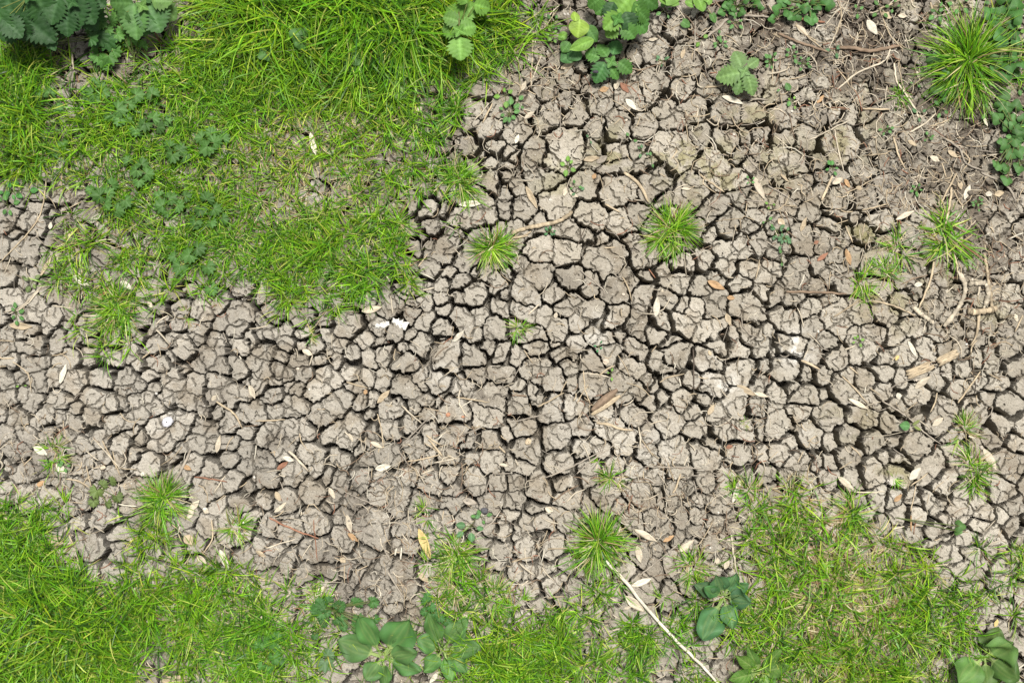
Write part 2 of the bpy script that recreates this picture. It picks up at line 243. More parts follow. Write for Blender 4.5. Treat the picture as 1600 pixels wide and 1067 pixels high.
def litter_material(name, rough=0.75):
    m, t, N = nodes(name)
    at = N('ShaderNodeAttribute', attribute_name='col')
    tc = N('ShaderNodeTexCoord')
    mp = N('ShaderNodeMapping'); mp.inputs['Scale'].default_value = (60, 700, 700); t.links.new(tc.outputs['Object'], mp.inputs[0])
    nz = noise(t, mp.outputs[0], 1.0, 4, 0.65)
    c = mix(t, math_n(t, 'MULTIPLY', ramp(t, nz, 0.55, 0.3), 0.55), at.outputs['Color'], (0.5, 0.42, 0.34), 'MULTIPLY')
    bs = N('ShaderNodeBsdfPrincipled', _Roughness=rough); bs.inputs['Specular IOR Level'].default_value = 0.25
    t.links.new(c, bs.inputs['Base Color'])
    bu = N('ShaderNodeBump', _Strength=0.6, _Distance=0.0008); t.links.new(nz, bu.inputs['Height']); t.links.new(bu.outputs[0], bs.inputs['Normal'])
    out = N('ShaderNodeOutputMaterial'); t.links.new(bs.outputs[0], out.inputs[0])
    return m

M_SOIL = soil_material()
M_SUBSOIL = outer_soil_material()
M_GRASS = plant_material('grass_blade', 0.45, 0.30, 0.4)
M_LEAF = plant_material('broad_leaf', 0.55, 0.22, 0.28, 0.35)
M_LITTER = litter_material('dry_litter')

# ---------------------------------------------------------------- ground: fields on a fine grid (all in mm)
K = 3.9525
seeds = []
for (ox, oy), s in PLATES.items():
    for it in s.split():
        a, b, r = map(float, it.split(',')); seeds.append((ox + a/K, oy + b/K, r/K))
kept = []
for s in sorted(seeds, key=lambda q: -q[2]):
    if all(math.hypot(s[0]-k[0], s[1]-k[1]) > 0.72*max(s[2], k[2]) for k in kept): kept.append(s)
X0, X1, Y0, Y1 = -75, 1675, -70, 1137
# fill what the survey left open
r2 = np.random.default_rng(3)
arr = np.array(kept)
for i in range(9000):
    x = r2.uniform(X0-10, X1+10); y = r2.uniform(Y0-10, Y1+10)
    gap = (np.hypot(arr[:, 0]-x, arr[:, 1]-y) - arr[:, 2]).min()
    want = r2.uniform(8.5, 17)
    if gap > want*0.92:
        arr = np.vstack([arr, (x, y, want)])
SEED = arr; NS = len(SEED)

G = 1.28
gx = np.arange(X0, X1+G, G); gy = np.arange(Y0, Y1+G, G)
NX, NY = len(gx), len(gy)
if NX % 2 == 0: gx = gx[:-1]; NX -= 1
if NY % 2 == 0: gy = gy[:-1]; NY -= 1
GX, GY = np.meshgrid(gx, gy)
GX = GX.astype(np.float32); GY = GY.astype(np.float32)

WX = GX + 5.5*vnoise(GX, GY, 34, 11) + 3.2*vnoise(GX, GY, 11, 12) + 1.7*vnoise(GX, GY, 4.6, 13)
WY = GY + 5.5*vnoise(GX, GY, 34, 21) + 3.2*vnoise(GX, GY, 11, 22) + 1.7*vnoise(GX, GY, 4.6, 23)

def power_cells(WX, WY, S, reach):
    """three nearest cells in power distance"""
    F = [np.full((NY, NX), 1e9, np.float32) for _ in range(3)]
    L = [np.zeros((NY, NX), np.int32) for _ in range(3)]
    for i, (x, y, r) in enumerate(S):
        R = reach + r
        a = max(int((x-R-X0)/G), 0); b = min(int((x+R-X0)/G)+1, NX)
        c = max(int((y-R-Y0)/G), 0); d = min(int((y+R-Y0)/G)+1, NY)
        if a >= b or c >= d: continue
        s = np.s_[c:d, a:b]
        f = (WX[s]-x)**2 + (WY[s]-y)**2 - r*r
        f1, f2, f3 = F[0][s], F[1][s], F[2][s]; l1, l2, l3 = L[0][s], L[1][s], L[2][s]
        m1 = f < f1; m2 = (~m1) & (f < f2); m3 = (~m1) & (~m2) & (f < f3)
        f3[...] = np.where(m1 | m2, f2, np.where(m3, f, f3)); l3[...] = np.where(m1 | m2, l2, np.where(m3, i, l3))
        f2[...] = np.where(m1, f1, np.where(m2, f, f2)); l2[...] = np.where(m1, l1, np.where(m2, i, l2))
        f1[...] = np.where(m1, f, f1); l1[...] = np.where(m1, i, l1)
    return F, L

def hash01(a, b, k=0.0):
    lo = np.minimum(a, b).astype(np.float64); hi = np.maximum(a, b).astype(np.float64)
    v = np.sin(lo*12.9898 + hi*78.233 + k)*43758.5453
    return (v - np.floor(v)).astype(np.float32)

F, L = power_cells(WX, WY, SEED, 46)
sx = SEED[:, 0].astype(np.float32); sy = SEED[:, 1].astype(np.float32); sr = SEED[:, 2].astype(np.float32)
def edge_d(fa, fb, la, lb):
    d = np.hypot(sx[la]-sx[lb], sy[la]-sy[lb]) + 1e-3
    return np.clip((fb-fa)/(2*d), 0, 60)
E2 = edge_d(F[0], F[1], L[0], L[1]); E3 = edge_d(F[0], F[2], L[0], L[2])
EDGE = np.maximum(-2.0*np.log(np.exp(-E2/2.0)+np.exp(-E3/2.0)+1e-12), 0)
EDGE = np.minimum(EDGE, E2)
LAB = L[0]

# closeness to the surveyed wide cracks
WIDE = np.full((NY, NX), 200.0, np.float32)
for (ox, oy), s in CRACKS.items():
    for pl in s.split(';'):
        p = [tuple(map(float, q.split(','))) for q in pl.split()]
        p = [(ox + a/K, oy + b/K) for a, b in p]
        for (ax, ay), (bx, by) in zip(p[:-1], p[1:]):
            R = 34
            a = max(int((min(ax, bx)-R-X0)/G), 0); b = min(int((max(ax, bx)+R-X0)/G)+1, NX)
            c = max(int((min(ay, by)-R-Y0)/G), 0); d = min(int((max(ay, by)+R-Y0)/G)+1, NY)
            if a >= b or c >= d: continue
            s_ = np.s_[c:d, a:b]; X, Y = GX[s_], GY[s_]
            dx, dy = bx-ax, by-ay; q = np.clip(((X-ax)*dx+(Y-ay)*dy)/(dx*dx+dy*dy+1e-6), 0, 1)
            WIDE[s_] = np.minimum(WIDE[s_], np.hypot(X-ax-q*dx, Y-ay-q*dy))
wide = np.exp(-(WIDE/8.0)**2)

def blobs(items):
    f = np.zeros((NY, NX), np.float32)
    for x, y, r, v in items: f = np.maximum(f, v*np.exp(-((GX-x)**2+(GY-y)**2)/(r*r)))
    return f
# where the crust is trodden or littered and the cracks are faint
FAINT = blobs([(1520, 150, 130, 1), (1330, 60, 110, 1), (1440, 240, 90, .8), (1560, 350, 80, .7), (1130, 810, 60, .7), (1230, 870, 90, .5),
               (1300, 420, 90, .45), (1200, 330, 80, .4), (1420, 480, 90, .55), (1060, 260, 70, .35), (920, 160, 80, .35), (560, 800, 38, .7), (70, 730, 50, .6), (1000, 790, 40, .5), (1130, 90, 60, .5), (830, 60, 60, .7), (1560, 480, 60, .6), (740, 610, 30, .6),
               (600, 900, 50, .5), (420, 900, 40, .6), (1040, 810, 60, .5)])
# neighbours whose shared edge is no more than a hair crack belong to one plate
band = E2 < 2.0
ia = np.minimum(L[0], L[1])[band].astype(np.int64); ib = np.maximum(L[0], L[1])[band].astype(np.int64)
key, inv_ = np.unique(ia*NS + ib, return_inverse=True)
cnt = np.bincount(inv_); mw = np.bincount(inv_, weights=wide[band])/cnt
ka, kb = key//NS, key % NS
hp = hash01(ka, kb, 5.5)
par = list(range(NS)); size = (sr**2).astype(float).copy()
def find(i):
    while par[i] != i: par[i] = par[par[i]]; i = par[i]
    return i
for j in np.argsort(hp):
    if hp[j] > 0.50: break
    if cnt[j] < 14 or mw[j] > 0.34: continue
    a, b = find(int(ka[j])), find(int(kb[j]))
    if a != b and size[a] + size[b] < 29.0**2: par[b] = a; size[a] += size[b]
ROOT = np.array([find(i) for i in range(NS)])
same2 = ROOT[L[0]] == ROOT[L[1]]; same3 = ROOT[L[0]] == ROOT[L[2]]
EA = np.where(same2, np.where(same3, 40.0, E3), E2)           # distance to the plate's own rim
EB = np.where(same3, 40.0, E3)
HE = np.minimum(np.where(same2, E2, 40.0), np.where(same3, E3, 40.0))   # distance to a hair crack across the plate
EDGE = np.maximum(np.minimum(-1.6*np.log(np.exp(-EA/1.6)+np.exp(-EB/1.6)+1e-12), EA), 0).astype(np.float32)
LAB0 = LAB; LAB = ROOT[LAB].astype(np.int32)
NB = np.where(same2, L[2], L[1])
hsh = hash01(LAB, ROOT[NB]); hs2 = hash01(LAB, ROOT[NB], 3.1)
half = 1.10 + 1.75*hsh**1.25
half = half*(1-wide) + wide*(3.0 + 2.0*hs2)
big = np.exp(-(((GX-1080)/330)**2 + ((GY-150)/190)**2))          # the deepest cracks lie north of the middle
half = half*(1 + 0.40*big*wide)
half = half*(1 - 0.62*FAINT)*(1 + 0.35*vnoise(GX, GY, 16, 31) + 0.22*vnoise(GX, GY, 6, 32))
half = np.clip(half, 0.45, 6.2)

# hair cracks inside the plates
r3 = np.random.default_rng(9)
sub = np.array([(x + r3.uniform(-7, 7), y + r3.uniform(-7, 7), 0) for x in np.arange(X0, X1, 15.5) for y in np.arange(Y0, Y1, 15.5)])
SX = GX + 3.2*vnoise(GX, GY, 12, 41) + 1.4*vnoise(GX, GY, 4.5, 42); SY = GY + 3.2*vnoise(GX, GY, 12, 43) + 1.4*vnoise(GX, GY, 4.5, 44)
f_, l_ = power_cells(SX, SY, sub, 27)
dd = np.hypot(sub[l_[0], 0]-sub[l_[1], 0], sub[l_[0], 1]-sub[l_[1], 1]) + 1e-3
SE = np.clip((f_[1]-f_[0])/(2*dd), 0, 30).astype(np.float32)
on = hash01(l_[0], l_[1], 7.7)
hw = np.where(on < 0.46, 0.55 + 0.55*hash01(l_[0], l_[1], 2.2), 0.0)*(1 + 0.6*vnoise(GX, GY, 9, 45))*(1 - 0.5*FAINT)
hair = np.clip(1 - SE/np.maximum(hw*1.5, 0.05), 0, 1)*(hw > 0.15)
hh = (0.75 + 0.6*hash01(L[0], np.where(same2, L[1], L[2]), 1.3))*(1 + 0.5*vnoise(GX, GY, 8, 46))
hair = np.maximum(hair, 1.6*np.clip(1 - HE/(hh*1.6), 0, 1))

# heights
pr = np.random.default_rng(5)
pz = pr.normal(0, 0.95, NS).astype(np.float32); ptx = pr.normal(0, 0.014, NS).astype(np.float32); pty = pr.normal(0, 0.014, NS).astype(np.float32)
pdome = pr.uniform(0.0, 1.0, NS).astype(np.float32); ptone = np.clip(pr.normal(0.5, 0.26, NS), 0, 1).astype(np.float32)
Z = 5.0*vnoise(GX, GY, 240, 51) + 2.5*vnoise(GX, GY, 90, 52)
t_ = np.maximum(EDGE-half, 0)
plate = pz[LAB] + np.clip(ptx[LAB]*(GX-sx[LAB]) + pty[LAB]*(GY-sy[LAB]), -2.5, 2.5)
Z = Z + plate*(1-0.4*FAINT)
Z = Z - pdome[LAB]*np.exp(-t_/5.5) - 1.0*np.exp(-t_/1.3)
rough = 1.15*vnoise(GX, GY, 21, 61) + 0.75*vnoise(GX, GY, 9.5, 62) + 0.80*vnoise(GX, GY, 4.7, 63) + 0.62*vnoise(GX, GY, 2.6, 64)
Z = Z + rough*(1 + 0.9*FAINT)
Z = Z + FAINT*(1.8*vnoise(GX, GY, 13, 65) + 1.2*vnoise(GX, GY, 6, 66))
pos = np.clip(1 - EDGE/half, 0, 1)
depth = np.clip(22 + 8.0*half, 24, 56)*(1-0.45*FAINT)
TOP = Z.copy()
Z = Z - hair**0.7*(5.0 + 3.0*hsh)*(pos <= 0)
Z = Z - depth*sstep(0.0, 0.45, pos) + 1.6*vnoise(GX, GY, 5, 67)*(pos > 0.3)
Z = Z.astype(np.float32)

def top_mm(x, y):
    """height of the crust (cracks bridged), survey mm in, metres out"""
    i = np.clip(((np.asarray(x)-X0)/G).astype(int), 0, NX-1); j = np.clip(((np.asarray(y)-Y0)/G).astype(int), 0, NY-1)
    return TOP[j, i]/1000.0
def deep_mm(x, y):
    i = np.clip(((np.asarray(x)-X0)/G).astype(int), 0, NX-1); j = np.clip(((np.asarray(y)-Y0)/G).astype(int), 0, NY-1)
    return Z[j, i]/1000.0
def edge_mm(x, y):
    i = np.clip(((np.asarray(x)-X0)/G).astype(int), 0, NX-1); j = np.clip(((np.asarray(y)-Y0)/G).astype(int), 0, NY-1)
    return (EDGE-half)[j, i]

# grass cover
CV = np.array([[int(c) for c in r] for r in COVER.split()], dtype=np.float32)/9.0
def cover(x, y):
    u = np.clip(np.asarray(x, dtype=float)/50 - 0.5, 0, 31); v = np.clip(np.asarray(y, dtype=float)/50 - 0.5, 0, 21)
    iu = np.minimum(u.astype(int), 30); iv = np.minimum(v.astype(int), 20); fu, fv = u-iu, v-iv
    return (CV[iv, iu]*(1-fu)+CV[iv, iu+1]*fu)*(1-fv) + (CV[iv+1, iu]*(1-fu)+CV[iv+1, iu+1]*fu)*fv

# surface marks: chalky crust, algae, humus
CHALK = blobs([(1243, 545, 26, .95), (1247, 560, 14, .9), (1125, 600, 30, .6), (925, 520, 34, .45), (700, 590, 40, .3), (825, 470, 30, .3), (1258, 668, 20, .3), (1390, 765, 14, .9), (262, 655, 26, .3), (1010, 700, 50, .25), (905, 650, 60, .22)])
ALGAE = blobs([(1060, 245, 55, .6), (955, 235, 40, .6), (1120, 265, 45, .7), (1180, 180, 60, .45), (1310, 225, 55, .5), (1350, 365, 30, .75), (1400, 400, 45, .55), (870, 170, 60, .35), (1200, 240, 60, .4),
                (1370, 170, 60, .4), (1440, 420, 60, .4), (1390, 470, 45, .5), (1400, 745, 25, .7), (610, 335, 30, .6), (1470, 20, 50, .7), (1180, 190, 60, .4), (1330, 650, 50, .25), (870, 285, 40, .4), (1540, 510, 50, .4), (740, 260, 40, .4)])
HUMUS = blobs([(1520, 110, 170, 1), (1330, 60, 150, .95), (1200, 15, 140, .9), (1440, 250, 90, .65), (1570, 320, 120, .8), (1320, 120, 60, .55), (40, 40, 150, .7), (330, 30, 150, .6), (870, 20, 120, .6), (560, 790, 42, .6),
                (330, 625, 30, .5), (430, 700, 34, .5), (760, 612, 28, .6), (885, 440, 30, .4), (940, 445, 30, .4), (910, 970, 34, .6), (1590, 480, 70, .55), (70, 735, 45, .4), (250, 1000, 100, .35), (1300, 1000, 200, .4), (530, 900, 60, .4), (330, 560, 26, .35), (740, 765, 40, .35), (1130, 60, 60, .6), (640, 800, 40, .4)])
HUMUS = np.maximum(HUMUS, 0.5*np.clip(cover(GX, GY)*1.3, 0, 1).astype(np.float32))
def lerp(a, b, f): return a + (b-a)*f[..., None]
def fbm(scale, seed): return vnoise(GX, GY, scale, seed)*0.55 + vnoise(GX, GY, scale/2.1, seed+1)*0.3 + vnoise(GX, GY, scale/4.3, seed+2)*0.15
C3 = np.empty((NY, NX, 3), np.float32); C3[:] = (0.340, 0.312, 0.266)
C3 = lerp(C3, np.array((0.405, 0.378, 0.330), np.float32), sstep(-.25, .35, fbm(110, 101)))
west = sstep(1100, 300, GX)*0.5; C3 = lerp(C3, np.array((0.335, 0.318, 0.292), np.float32), west)
C3 = lerp(C3, np.array((0.235, 0.195, 0.145), np.float32), 0.5*sstep(0.05, 0.5, fbm(34, 111)))
C3 = lerp(C3, np.array((0.46, 0.43, 0.385), np.float32), 0.4*sstep(0.1, 0.5, fbm(17, 121)))
n50 = fbm(22, 131); n60 = fbm(15, 141)
C3 = lerp(C3, np.array((0.70, 0.69, 0.67), np.float32), CHALK*sstep(-.35, .15, n60))
C3 = lerp(C3, np.array((0.215, 0.20, 0.075), np.float32), ALGAE*sstep(-.1, .3, n50))
C3 = lerp(C3, np.array((0.072, 0.055, 0.042), np.float32), HUMUS*sstep(-.45, .18, fbm(26, 151)))
C3 *= np.array((1.0, .985, .935), np.float32)
C3 *= (0.84 + 0.30*np.clip(ptone[LAB], 0, 1) + 0.05*vnoise(GX, GY, 260, 71))[..., None]
spk = np.random.default_rng(77).random((NY, NX)); C3[spk > 0.9975] = (0.62, 0.59, 0.54)

ground = None
def build_ground():
    global ground
    # the sheet the plates rest on, dipping below the cracks inside the surveyed patch
    ex0, ex1, ey0, ey1 = (gx[0]-800)/1000, (gx[-1]-800)/1000, (533.5-gy[-1])/1000, (533.5-gy[0])/1000
    xs = np.unique(np.concatenate([np.linspace(-1.1, 1.1, 56), [ex0, ex0+.001, ex1-.001, ex1], np.geomspace(1.12, 250, 26), -np.geomspace(1.12, 250, 26)]))
    ys = np.unique(np.concatenate([np.linspace(-.85, .85, 44), [ey0, ey0+.001, ey1-.001, ey1], np.geomspace(.88, 250, 26), -np.geomspace(.88, 250, 26)]))
    A, B = np.meshgrid(xs, ys)
    out = np.maximum(np.maximum(A-ex1, ex0-A), np.maximum(B-ey1, ey0-B))
    z = -0.062 + 0.061*(out > -0.0004) + 0.004*vnoise(A*1000, B*1000, 150, 81)*(out > 0.02)
    ny, nx = A.shape; idx = np.arange(ny*nx).reshape(ny, nx)
    q = np.stack([idx[:-1, :-1], idx[:-1, 1:], idx[1:, 1:], idx[1:, :-1]], -1).reshape(-1, 4)
    ground = mesh_np('ground', np.stack([A, B, z], -1), quads=q, mat=M_SUBSOIL)
    tag(ground, 'dry grey-brown mud crust broken into plates by deep cracks', 'ground', kind='structure')
    # one mesh per plate
    wxm = (GX-800)/1000; wym = (533.5-GY)/1000
    V = np.stack([wxm, wym, Z/1000], -1).reshape(-1, 3)
    C = np.concatenate([C3, np.ones((NY, NX, 1), np.float32)], -1).reshape(-1, 4)
    inframe = (GX > -6) & (GX < 1606) & (GY > -6) & (GY < 1073)
    bare = inframe & (cover(GX, GY) < 0.62)
    area = np.bincount(LAB.ravel(), minlength=NS); vis = np.bincount(LAB[bare], minlength=NS); seen = np.bincount(LAB[inframe], minlength=NS)
    order = np.argsort(-(vis*1.0 + 0.05*seen)); single = set(order[:300].tolist())
    fine = vis > 0.4*area
    def cells(step):
        sub_i = np.arange(NY*NX).reshape(NY, NX)[::step, ::step]; lab = LAB[::step, ::step]
        q = np.stack([sub_i[:-1, :-1], sub_i[1:, :-1], sub_i[1:, 1:], sub_i[:-1, 1:]], -1).reshape(-1, 4)
        l = lab[:-1, :-1].ravel(); o = np.argsort(l, kind='stable')
        return q[o], np.searchsorted(l[o], np.arange(NS+1))
    QF, SF = cells(1); QC, SC = cells(2)
    rest_q = []
    for i in range(NS):
        q = QF[SF[i]:SF[i+1]] if fine[i] else QC[SC[i]:SC[i+1]]
        if len(q) < 3: 
            if len(q): rest_q.append(q)
            continue
        if i in single:
            u, inv = np.unique(q, return_inverse=True)
            c = np.array([(sx[i]-800)/1000, (533.5-sy[i])/1000, 0])
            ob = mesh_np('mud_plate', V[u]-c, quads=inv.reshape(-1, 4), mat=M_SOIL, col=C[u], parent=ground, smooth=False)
            ob.location = c
        else: rest_q.append(q)
    q = np.concatenate(rest_q); u, inv = np.unique(q, return_inverse=True)
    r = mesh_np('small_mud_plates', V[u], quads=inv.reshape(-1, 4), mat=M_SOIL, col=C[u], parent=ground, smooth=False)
    tag(r, kind='stuff')
build_ground()
# ---------------------------------------------------------------- plant and litter geometry
class Geo:
    def __init__(s): s.v, s.q, s.t, s.c, s.n = [], [], [], [], 0
    def add(s, v, q=None, t=None, c=None):
        v = np.asarray(v, float).reshape(-1, 3)
        s.v.append(v)
        if q is not None and len(q): s.q.append(np.asarray(q) + s.n)
        if t is not None and len(t): s.t.append(np.asarray(t) + s.n)
        c = np.asarray(c, float)
        if c.ndim == 1: c = np.tile(c, (len(v), 1))
        s.c.append(c); s.n += len(v)
    def build(s, name, mat, parent=None, origin=None):
        v = np.concatenate(s.v); c = np.concatenate(s.c)
        c = np.concatenate([np.clip(c[:, :3], 0, 1), np.ones((len(c), 1))], 1)
        if origin is not None: v = v - np.asarray(origin)
        o = mesh_np(name, v, quads=np.concatenate(s.q) if s.q else None, tris=np.concatenate(s.t) if s.t else None, mat=mat, col=c, parent=parent)
        if origin is not None: o.location = origin
        return o

def blades(g, x, y, z, az, L, W, pitch, bend, side, col, ns=4):
    """N grass blades as tapering, arching strips"""
    N = len(x); x = np.asarray(x); P = np.zeros((N, ns+1, 3)); P[:, 0] = np.stack([x, y, z], -1)
    az = az.copy(); seg = L/ns
    for k in range(ns):
        th = pitch - bend*(k+0.5)/ns
        P[:, k+1, 0] = P[:, k, 0] + seg*np.cos(th)*np.cos(az); P[:, k+1, 1] = P[:, k, 1] + seg*np.cos(th)*np.sin(az)
        P[:, k+1, 2] = np.maximum(P[:, k, 2] + seg*np.sin(th), z + 0.0012)
        az = az + side/ns
    tw = rng.normal(0, 0.6, N)
    S = np.stack([-np.sin(az)*np.cos(tw), np.cos(az)*np.cos(tw), np.sin(tw)], -1)
    wp = np.array([0.75, 1.0, 0.88, 0.55, 0.0]) if ns == 4 else np.array([0.8, 1.0, 0.6, 0.0])
    V = np.zeros((N, 2*ns+1, 3)); Cc = np.zeros((N, 2*ns+1, 3))
    shade = np.linspace(1.0, 1.08, ns+1)
    for k in range(ns):
        h = (W*wp[k]/2)[:, None]*S
        V[:, 2*k] = P[:, k] - h; V[:, 2*k+1] = P[:, k] + h
        Cc[:, 2*k] = col*shade[k]; Cc[:, 2*k+1] = col*shade[k]
    V[:, 2*ns] = P[:, ns]; Cc[:, 2*ns] = col*shade[ns]
    b = (np.arange(N)*(2*ns+1))[:, None]
    Q = np.concatenate([b + np.array([[2*k, 2*k+2, 2*k+3, 2*k+1]]) for k in range(ns-1)])
    T = b + np.array([[2*ns-2, 2*ns, 2*ns-1]])
    g.add(V.reshape(-1, 3), Q, T, Cc.reshape(-1, 3))

GREENS = np.array([(.145, .330, .015), (.100, .270, .014), (.225, .405, .024), (.054, .160, .014), (.340, .440, .090), (.028, .085, .013)])
DEADS = np.array([(.46, .39, .23), (.54, .48, .32), (.36, .28, .15), (.30, .18, .10), (.44, .42, .17)])
def blade_cols(N, p=(.28, .24, .15, .17, .08, .08), jitter=0.24):
    c = GREENS[rng.choice(6, N, p=p)]
    return c*(1 + rng.normal(0, jitter, (N, 1)))*(1 + rng.normal(0, 0.06, (N, 3)))
def dead_cols(N): return DEADS[rng.choice(5, N, p=(.3, .22, .22, .12, .14))]*(1 + rng.normal(0, .15, (N, 1)))

def tube(g, pts, rad, col, sides=5, flat=1.0, rough=0.0):
    """tapering tube along a polyline, ends closed"""
    pts = np.asarray(pts, float); n = len(pts); rad = np.broadcast_to(np.asarray(rad, float), (n,))
    T = np.gradient(pts, axis=0); T /= np.linalg.norm(T, axis=1)[:, None] + 1e-9
    up = np.array([0, 0, 1.0]); S = np.cross(np.tile(up, (n, 1)), T); ln = np.linalg.norm(S, axis=1)[:, None]
    S = np.where(ln < 1e-3, np.array([1.0, 0, 0]), S/(ln+1e-9)); U = np.cross(T, S)
    a = np.arange(sides)*2*np.pi/sides + 0.4
    rr = rad[:, None]*(1 + rough*rng.normal(0, 1, (n, sides)))
    V = pts[:, None, :] + rr[..., None]*(np.cos(a)[None, :, None]*S[:, None, :] + flat*np.sin(a)[None, :, None]*U[:, None, :])
    idx = np.arange(n*sides).reshape(n, sides); nx = np.roll(idx, -1, 1)
    q = np.stack([idx[:-1], nx[:-1], nx[1:], idx[1:]], -1).reshape(-1, 4)
    V = np.concatenate([V.reshape(-1, 3), pts[:1], pts[-1:]]); A, B = n*sides, n*sides+1
    t = [(A, nx[0, k], idx[0, k]) for k in range(sides)] + [(B, idx[-1, k], nx[-1, k]) for k in range(sides)]
    c = np.asarray(col, float)
    if c.ndim == 2: c = np.concatenate([np.repeat(c, sides, 0), c[:1], c[-1:]])
    g.add(V, q, t, c)

def smooth_line(p, n):
    """Catmull-Rom through the points"""
    p = np.asarray(p, float)
    if len(p) == 2: return p[0] + (p[1]-p[0])*np.linspace(0, 1, n)[:, None]
    e = np.concatenate([[2*p[0]-p[1]], p, [2*p[-1]-p[-2]]]); out = []
    ts = np.linspace(0, len(p)-1, n)
    for t in ts:
        i = min(int(t), len(p)-2); f = t-i; a, b, c, d = e[i:i+4]
        out.append(0.5*((2*b) + (c-a)*f + (2*a-5*b+4*c-d)*f*f + (3*b-a-3*c+d)*f**3))
    return np.array(out)

SH = {
 'nettle': lambda u: np.clip((np.clip(u, 0, 1)**0.42)*((1-u)**0.80)*2.1, 0, 1.12),
 'ovate':  lambda u: np.sin(np.pi*np.clip(u, 0, 1)**0.80)**0.75,
 'plantain': lambda u: np.where(u < 0.24, 0.13 - 0.1*u, 0) + np.where(u >= 0.24, np.maximum(np.sin(np.pi*np.clip((u-0.22)/0.78, 0, 1)**0.82)**0.72, 0.10*(u < 0.4)), 0),
 'dock': lambda u: np.where(u < 0.14, 0.12, 0) + np.where(u >= 0.14, np.sin(np.pi*np.clip((u-0.12)/0.88, 0, 1)**0.75)**0.8, 0),
 'lance': lambda u: np.sin(np.pi*np.clip(u, 0, 1)**0.85)**0.9,
 'spoon': lambda u: 0.22*(u < .999) + 0.78*np.sin(np.pi*np.clip((u-.2)/.8, 0, 1)**1.2)**0.8*(u > .2),
 'heart': lambda u: np.clip((np.clip(u+.03, 0, 1)**0.30)*((1-u)**0.62)*1.5, 0, 1),
}
def leaf(g, M, L, W, shape='ovate', teeth=0, bite=0.0, veins=6, relief=0.02, fold=0.15, droop=0.25, col=(.06, .14, .03), vein_col=None, nu=18, nv=9, wave=0.0, parallel=False, notch=0.0, edge=None, holes=False):
    """a leaf blade as a relief grid; base at M's origin, pointing along +X"""
    u = np.linspace(0, 1, nu); v = np.linspace(-1, 1, nv)
    U, Vv = np.meshgrid(u, v, indexing='ij'); hw = W/2*SH[shape](u)
    if teeth:
        saw = (u*teeth) % 1.0; saw = np.where(saw < .72, saw/.72, (1-saw)/.28); hw = hw*(1 + 0.12 - bite*(1-saw)*(u < 0.97))
    HW = hw[:, None]*np.ones_like(Vv); av = np.abs(Vv)
    x = L*U + 0.30*HW*av**1.6*(0.4 if teeth else 0.1) - notch*W*av**1.5*np.exp(-U/0.10)
    y = Vv*HW
    ph = rng.uniform(0, 6.28)
    z = -droop*L*U**2 + fold*np.abs(y) + wave*W*np.sin(6.5*U*2+ph)*av**2 + 0.5*wave*W*np.sin(9*U+3*Vv+ph)
    if parallel: s = np.abs(np.sin(np.pi*(0.5+Vv*veins/2)))
    else: s = np.abs(np.sin(np.pi*(U*veins - 0.55*av*HW/(W/2+1e-9)*veins*0.45)))
    inner = np.clip(HW/(W/2), 0, 1)
    z = z + relief*L*(s**0.7)*inner*(1-av**4) - relief*0.8*L*np.exp(-(Vv/0.13)**2)*inner
    col = np.asarray(col, float); vc = col*1.9 + 0.03 if vein_col is None else np.asarray(vein_col)
    f = np.clip(np.maximum(0.55*(1-s)**2*(1-av**2), 0.85*np.exp(-(Vv/0.10)**2)*(1-0.6*U)), 0, 1)
    if parallel: f = f*.45
    if shape in ('plantain', 'dock'): f = np.maximum(f, (U < 0.27)*0.9)
    patch = 1 + 0.16*np.sin(7*U+ph)*np.cos(3*Vv+2*ph) + 0.10*np.sin(17*U+3*ph)*np.sin(8*Vv+ph)
    C = col*(0.88+0.22*s[..., None])*patch[..., None]*(1-f[..., None]) + vc*f[..., None]
    if edge is not None:
        fe = np.clip((av-0.8)/0.2, 0, 1)[..., None]*0.6; C = C*(1-fe) + np.asarray(edge)*fe
    Vt = np.stack([x, y, z], -1).reshape(-1, 3); Vt = Vt @ np.array(M.to_3x3()).T + np.array(M.translation)
    i = np.arange(nu*nv).reshape(nu, nv)
    q = np.stack([i[:-1, :-1], i[1:, :-1], i[1:, 1:], i[:-1, 1:]], -1).reshape(-1, 4)
    g.add(Vt, q, None, C.reshape(-1, 3))

